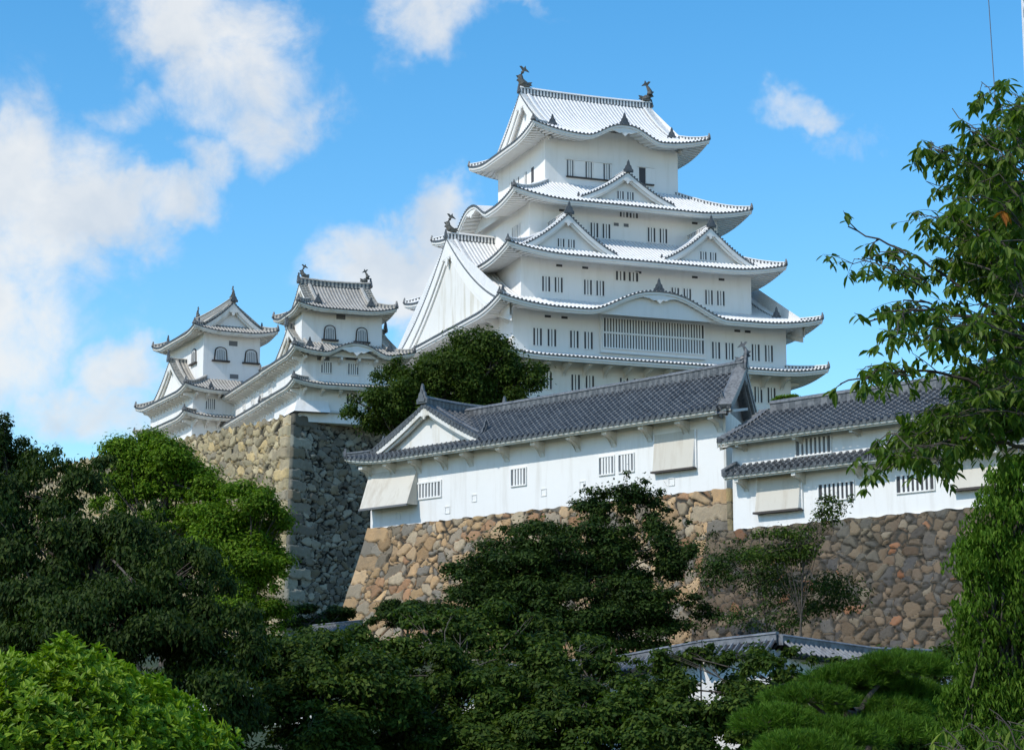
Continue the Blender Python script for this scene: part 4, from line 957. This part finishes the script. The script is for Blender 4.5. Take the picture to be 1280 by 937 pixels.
tree('shrub', 'dark shrub between the high grey wall and the orange stone wall', 'shrub', [B(395, 768, 116, 34, 14), B(425, 765, 116, 20, 12), B(370, 775, 115, 24, 14)], gb(400, 115), 22, 7000, .2, 'leaf_dark', 32, sub=.4, flat_=.8, trunk=.12)
for i, (px, lb) in enumerate(((905, 'tiny clipped pine poking above the grey ridge, the left one of two'), (985, 'tiny clipped pine poking above the grey ridge, the right one of two'))):
    tree('pine_tree', lb, 'tree', [B(px, 503 if i == 0 else 499, 139, 17, 6), B(px, 512, 139, 20, 6)], (at(px, 503, 139)[0], 139, 13.6), 12, 3500, .2, 'leaf_pine', 40 + i, group='two tiny pines behind the grey roof', sub=.5, flat_=.8, trunk=.12)
# thin growth on and before the brown wall
tree('sapling', 'thin young tree with sparse leaves against the white wall of the right building', 'sapling', [B(1000, 668, 86, 30, 14), B(965, 668, 86, 28, 10), B(1040, 640, 86, 22, 22), B(1060, 625, 86, 10, 12), B(975, 690, 86, 50, 16)], (at(1000, 900, 86)[0], 86, 3.), 70, 4200, .15, 'leaf_mid2', 50, sub=.4, trunk=.06, spike=.3)
tree('shrub', 'sparse dark climbing shrub spread over the brown rubble wall', 'shrub', [B(930, 710, 89, 70, 34), B(1010, 740, 88, 80, 30), B(900, 680, 90, 40, 20), B(960, 770, 87, 70, 20)], (at(960, 900, 89)[0], 89, 3.), 120, 11000, .14, 'leaf_dark', 51, sub=.26, trunk=.05, spike=.5)
# pine with needle pads
def pine(name, label, pads, base, nneedle, ln, wd, m, seed, trunk=.16):
    g = np.random.default_rng(seed); base = np.asarray(base, float); root = thing(name, label, 'pine tree', tuple(base)); b = MB(); tb = MB()
    top = np.mean([c for c, _ in pads], axis=0); tp = curve(base, top, .08, 8, g); tb.tube(tp - base, np.linspace(trunk, trunk * .4, 8), 8)
    w_ = np.array([r[0] * r[1] for _, r in pads]); w_ = w_ / w_.sum()
    for (c, r), q in zip(pads, w_):
        r = np.array(r); nt = int(nneedle / 36 * q); d = unit(nt, g); d[:, 2] = np.abs(d[:, 2]) * 1.0 - .25; T = c + d * r * g.uniform(.55, 1., nt)[:, None] * np.array([1, 1, .9])
        tb.tube(curve(tp[g.integers(3, 8)], c, .1, 6, g) - base, np.linspace(trunk * .35, trunk * .1, 6), 5, cap=False)
        for t_ in T[::6]: tb.tube(curve(c, t_, .08, 4, g) - base, np.linspace(trunk * .09, trunk * .03, 4), 4, cap=False)
        td = d * .8 + Z * .9 + unit(nt, g) * .3; td /= np.linalg.norm(td, axis=1)[:, None]
        i = np.repeat(np.arange(nt), 36); sp = unit(len(i), g) * .85 + td[i]; sp /= np.linalg.norm(sp, axis=1)[:, None]
        l_ = ln * g.uniform(.7, 1.2, len(i)); P = T[i] + td[i] * (g.uniform(-.5, .5, len(i)) * ln)[:, None] + sp * l_[:, None] * .5
        leafquad(b, P - base, sp, unit(len(i), g), l_, wd)
    b.build('needles', m, root, 0.); tb.build('trunk', 'bark', root, 0., smooth=True); return root
pine('pine_tree', 'bright green pine with layered needle pads at the lower right', [B(1125, 838, 30, 72, 28), B(1060, 852, 30, 60, 24), B(1010, 876, 29, 62, 24), B(1090, 890, 30, 80, 26), B(970, 905, 28, 56, 30), B(1040, 925, 28, 70, 36), B(1150, 880, 31, 60, 34), B(1000, 940, 27, 70, 30), B(1110, 920, 29, 80, 36), B(1080, 865, 31, 90, 34)], (at(1080, 990, 30)[0], 30, .0), 150000, .12, .008, 'leaf_needle', 60)
# clipped bush, lower left
def bush():
    g = np.random.default_rng(70); c = at(62, 1018, 17); r = np.array([1.42, 1.45, 1.27]); base = np.array([c[0], 17, 0.]); root = thing('bush', 'bright green clipped bush with small glossy leaves in the lower left corner', 'bush', tuple(base)); b = MB()
    n = 9500; d = unit(n, g); d[:, 2] = np.abs(d[:, 2]); bump_ = 1 + .07 * np.sin(d[:, 0] * 11 + 1) * np.sin(d[:, 2] * 9 + d[:, 1] * 5) + .05 * np.sin(d[:, 2] * 19 + d[:, 0] * 14) + .03 * np.sin(d[:, 0] * 37)
    tips = c + d * r * (bump_ * (g.uniform(.72, 1.03, n) ** .8))[:, None]
    k = 6; i = np.repeat(np.arange(n), k); td = d[i] * .7 + Z * .5 + 0; a = unit(len(i), g); a = a - (a * d[i]).sum(1)[:, None] * d[i] * .6; ax = a * 1. + td * .55
    nr = td * 1. + unit(len(i), g) * .35; sz = .075 * g.uniform(.5, 1.3, len(i)); ax /= np.linalg.norm(ax, axis=1)[:, None]
    leafmesh(b, tips[i] + ax * sz[:, None] * .45 - base, ax, nr, sz, sz * .45, fold=.15)
    b.build('foliage', 'leaf_bright', root, 0.)
    tb = MB()
    for j in range(60): tb.tube(curve(base + [0, 0, 0], tips[j * 9], .06, 6, g) - base, np.linspace(.03, .005, 6), 5, cap=False)
    tb.build('stems', 'bark', root, 0.); return root
bush()
# drooping leafy branches near the camera
def sprays(root, base, lines, g, per, ln, wd, m, tw=.004, dens=1., spread=.22, droop=1., name='foliage', autumn=0, limb=.02):
    b = MB(); tb = MB(); 
    for pts in lines:
        P = np.array(pts); L = np.concatenate([[0], np.cumsum(np.linalg.norm(np.diff(P, axis=0), axis=1))]); n = max(4, int(L[-1] / .06)); u = np.linspace(0, L[-1], n); Q = np.stack([np.interp(u, L, P[:, j]) for j in range(3)], -1)
        Q[1:-1] += g.normal(size=(n - 2, 3)) * .008; tb.tube(Q - base, np.linspace(limb, tw, n), 6, cap=False)
        nt = int(L[-1] * per * dens)
        for _ in range(nt):
            s0 = g.uniform(.05, 1) ** .8 * L[-1]; p = np.array([np.interp(s0, L, P[:, j]) for j in range(3)]); d = unit(1, g)[0]; d[2] = d[2] * .5 + .05; e = p + d * spread * g.uniform(.3, 1.2); e[2] -= .04
            cv = curve(p, e, .1, 4, g); tb.tube(cv - base, np.linspace(tw, tw * .4, 4), 4, cap=False)
            k = g.integers(5, 9); tt = g.uniform(.35, 1., k); c = np.stack([np.interp(tt, np.linspace(0, 1, 4), cv[:, j]) for j in range(3)], -1)
            hd = unit(k, g); hd[:, 2] *= .3; ax = hd * .75 - Z * droop * g.uniform(.3, 1.3, k)[:, None]; ax /= np.linalg.norm(ax, axis=1)[:, None]; sz = ln * g.uniform(.65, 1.2, k)
            nr = hd + Z * .7 + unit(k, g) * .4; mi = 0
            leafmesh(b, c + ax * sz[:, None] * .55 - base, ax, nr, sz, sz * wd, (1 if autumn and g.random() < autumn else 0), fold=.2)
    b.build(name, [m, 'leaf_autumn'], root, 0.); tb.build('branches', 'bark', root, 0., smooth=True)
def line(Yd, *pp, dy=0.): n = len(pp); return [at(x, y, Yd + dy * i / max(1, n - 1)) for i, (x, y) in enumerate(pp)]
def cherry():
    g = np.random.default_rng(81); D = 11.; base = np.array([4.6, D + .5, 0.]); root = thing('cherry_tree', 'cherry branches with hanging green leaves reaching in from the right edge', 'tree', tuple(base)); L = []
    main = [((1400, 620), (1330, 420), (1280, 300), (1235, 200), (1215, 165)), ((1400, 620), (1310, 470), (1230, 380), (1160, 330), (1100, 300), (1060, 283)),
            ((1400, 640), (1300, 520), (1220, 475), (1140, 462), (1090, 470), (1050, 480)), ((1420, 680), (1290, 560), (1215, 545), (1150, 560), (1095, 590)), ((1340, 430), (1250, 400), (1170, 385), (1110, 390), (1085, 402))]
    for j, pp in enumerate(main): L.append(line(D + g.uniform(-.5, .5), *pp, dy=g.uniform(-.5, .5)))
    sprays(root, base, L, g, 9, .086, .36, 'leaf_cherry', spread=.26, limb=.018, name='foliage', autumn=.002, droop=.75)
    main2 = 0
    sec = []
    def fan(x0, y0, x1, y1, k, jx, jy):
        for _ in range(int(k * 1.6 + .5)):
            a = (x0 + g.normal() * jx * .4, y0 + g.normal() * jy * .4); e = (x1 + g.normal() * jx, y1 + g.normal() * jy); m_ = ((a[0] + e[0]) / 2 + g.normal() * 10, (a[1] + e[1]) / 2 - 12 + g.normal() * 8)
            sec.append(line(D + g.uniform(-1., 1.), a, m_, e, dy=g.uniform(-.5, .5)))
    fan(1300, 210, 1235, 150, 7, 22, 24); fan(1290, 260, 1190, 215, 9, 22, 20); fan(1260, 330, 1170, 275, 8, 18, 22); fan(1290, 300, 1230, 260, 8, 25, 30); fan(1290, 380, 1200, 330, 9, 25, 26)
    fan(1290, 430, 1190, 410, 9, 26, 22); fan(1300, 470, 1220, 470, 9, 28, 22); fan(1300, 520, 1195, 515, 10, 30, 18); fan(1230, 520, 1150, 545, 6, 18, 16); fan(1200, 560, 1160, 580, 3, 18, 14); fan(1280, 360, 1260, 320, 8, 25, 40); fan(1320, 180, 1270, 130, 5, 14, 12); fan(1300, 500, 1265, 470, 7, 25, 30)
    fan(1150, 350, 1085, 330, 2, 12, 10); fan(1130, 470, 1085, 470, 2, 12, 8); fan(1175, 190, 1158, 182, 1, 3, 3); fan(1150, 570, 1085, 570, 2, 8, 12); fan(1160, 385, 1120, 420, 2, 10, 10)
    r2 = MB(); sprays2(root, base, sec, g)
    tb = MB(); tb.tube(np.array([base, base + [.1, 0, 1.4], [4.3, D, 2.9]]) - base, [.16, .13, .08], 10)
    tb.tube(np.array([(4.3, D, 2.9), tuple(at(1400, 620, D))]) - base, [.08, .03], 8); tb.build('trunk', 'bark', root, 0., smooth=True)
def sprays2(root, base, sec, g): sprays(root, base, sec, g, 19, .077, .36, 'leaf_cherry', tw=.002, spread=.2, limb=.005, name='leaf_sprays', autumn=.0015, droop=.75)
cherry()
def rtree():
    g = np.random.default_rng(91); D = 24.; base = np.array([at(1290, 900, D)[0], D, 0.]); root = thing('broadleaf_tree', 'bright yellow-green tree with drooping leaves at the right edge, below the cherry branches', 'tree', tuple(base))
    bl = [B(1275, 610, D, 50, 34), B(1260, 660, D, 60, 40), B(1255, 720, D, 66, 44), B(1245, 780, D, 58, 40), B(1260, 830, D, 66, 36), B(1240, 700, D, 42, 40), B(1235, 870, D, 60, 36), B(1215, 915, D, 50, 30), B(1265, 880, D, 60, 40)]
    C = []; 
    for c, r in bl:
        d = unit(60, g); C.append(c + d * np.array(r) * (g.uniform(.3, 1., 60) ** .5)[:, None])
    C = np.vstack(C); n = 52; i = np.repeat(np.arange(len(C)), n); P = C[i] + unit(len(i), g) * np.array([.16, .16, .13]) * g.uniform(.2, 1, len(i))[:, None] ** .5
    hd = unit(len(i), g); ax = hd * .7 - Z * .9; nr = hd + Z * .6; sz = .085 * g.uniform(.6, 1.3, len(i)); b = MB(); leafmesh(b, P - base, ax, nr, sz, sz * .3); b.build('crown', 'leaf_yellow2', root, 0.)
    tb = MB(); tp = curve(base, bl[2][0], .04, 8, g); tb.tube(tp - base, np.linspace(.14, .05, 8), 8)
    for c in C[::5]: tb.tube(curve(tp[g.integers(3, 8)], c, .1, 6, g) - base, np.linspace(.03, .006, 6), 5, cap=False)
    tb.build('trunk', 'bark', root, 0., smooth=True)
mat('leaf_yellow2', leaf((.045, .10, .008), (.085, .165, .014), (.15, .24, .03), .35))
rtree()
def low_sprays():
    g = np.random.default_rng(95); D = 13.; base = np.array([at(1250, 900, D)[0], D, 0.]); root = thing('shrub', 'long drooping yellow-green leaves of a young shrub in the lower right corner', 'shrub', tuple(base)); L = []
    for _ in range(34):
        x = g.uniform(1130, 1300); y = 945 - (x - 1120) * .45 * g.uniform(.1, 1.); a = (x + g.uniform(0, 60), 1000); L.append(line(D + g.uniform(-1, 1), a, (x + 15, y + 20), (x - 12, y + g.uniform(-6, 10)), dy=.2))
    sprays(root, base, L, g, 14, .115, .24, 'leaf_yellow', tw=.003, spread=.12, limb=.006, droop=1.1)
low_sprays()
# lattice mast and hanging cable, upper right
def mast():
    root = thing('lattice_mast', 'thin white lattice mast cut off by the upper right corner', 'mast', (at(1287, 700, 100)[0], 100, 4.2)); b = MB(); base = np.array(root.location)
    top = at(1279, -60, 100); bt = at(1297, 400, 100); bt = np.array([bt[0], 100, 4.2]); w_ = .55
    for sx in (0, w_):
        for sy in (0, w_): b.tube(np.array([bt + [sx, sy, 0], [top[0] - 6 * 0 + sx, 100 + sy, top[2]]]) - base, .07, 6)
    for z in np.arange(4.2, top[2], .9):
        f = (z - bt[2]) / (top[2] - bt[2]); c = bt + (top - bt) * f; c[1] = 100; c[2] = z
        for a, d in (((0, 0, 0), (w_, 0, .0)), ((0, 0, 0), (w_, 0, .9)), ((0, w_, 0), (w_, w_, 0)), ((0, 0, 0), (0, w_, .9))): b.tube(np.array([c + a, c + d]) - base, .04, 5)
    b.build('lattice', 'steel', root, 0.)
    c0 = at(1233, -40, 90); c1 = at(1245, 140, 88); root = thing('cable', 'thin dark cable hanging in the sky left of the lattice mast', 'cable', tuple(c1 - [0, 0, 16])); b = MB()
    b.tube(np.array([c0 + (c0 - c1) * .3, c0, c1, c1 + (c1 - c0) * 3.]) - np.array(root.location), .022, 5); b.build('cable', 'cable', root, 0.)
mast()
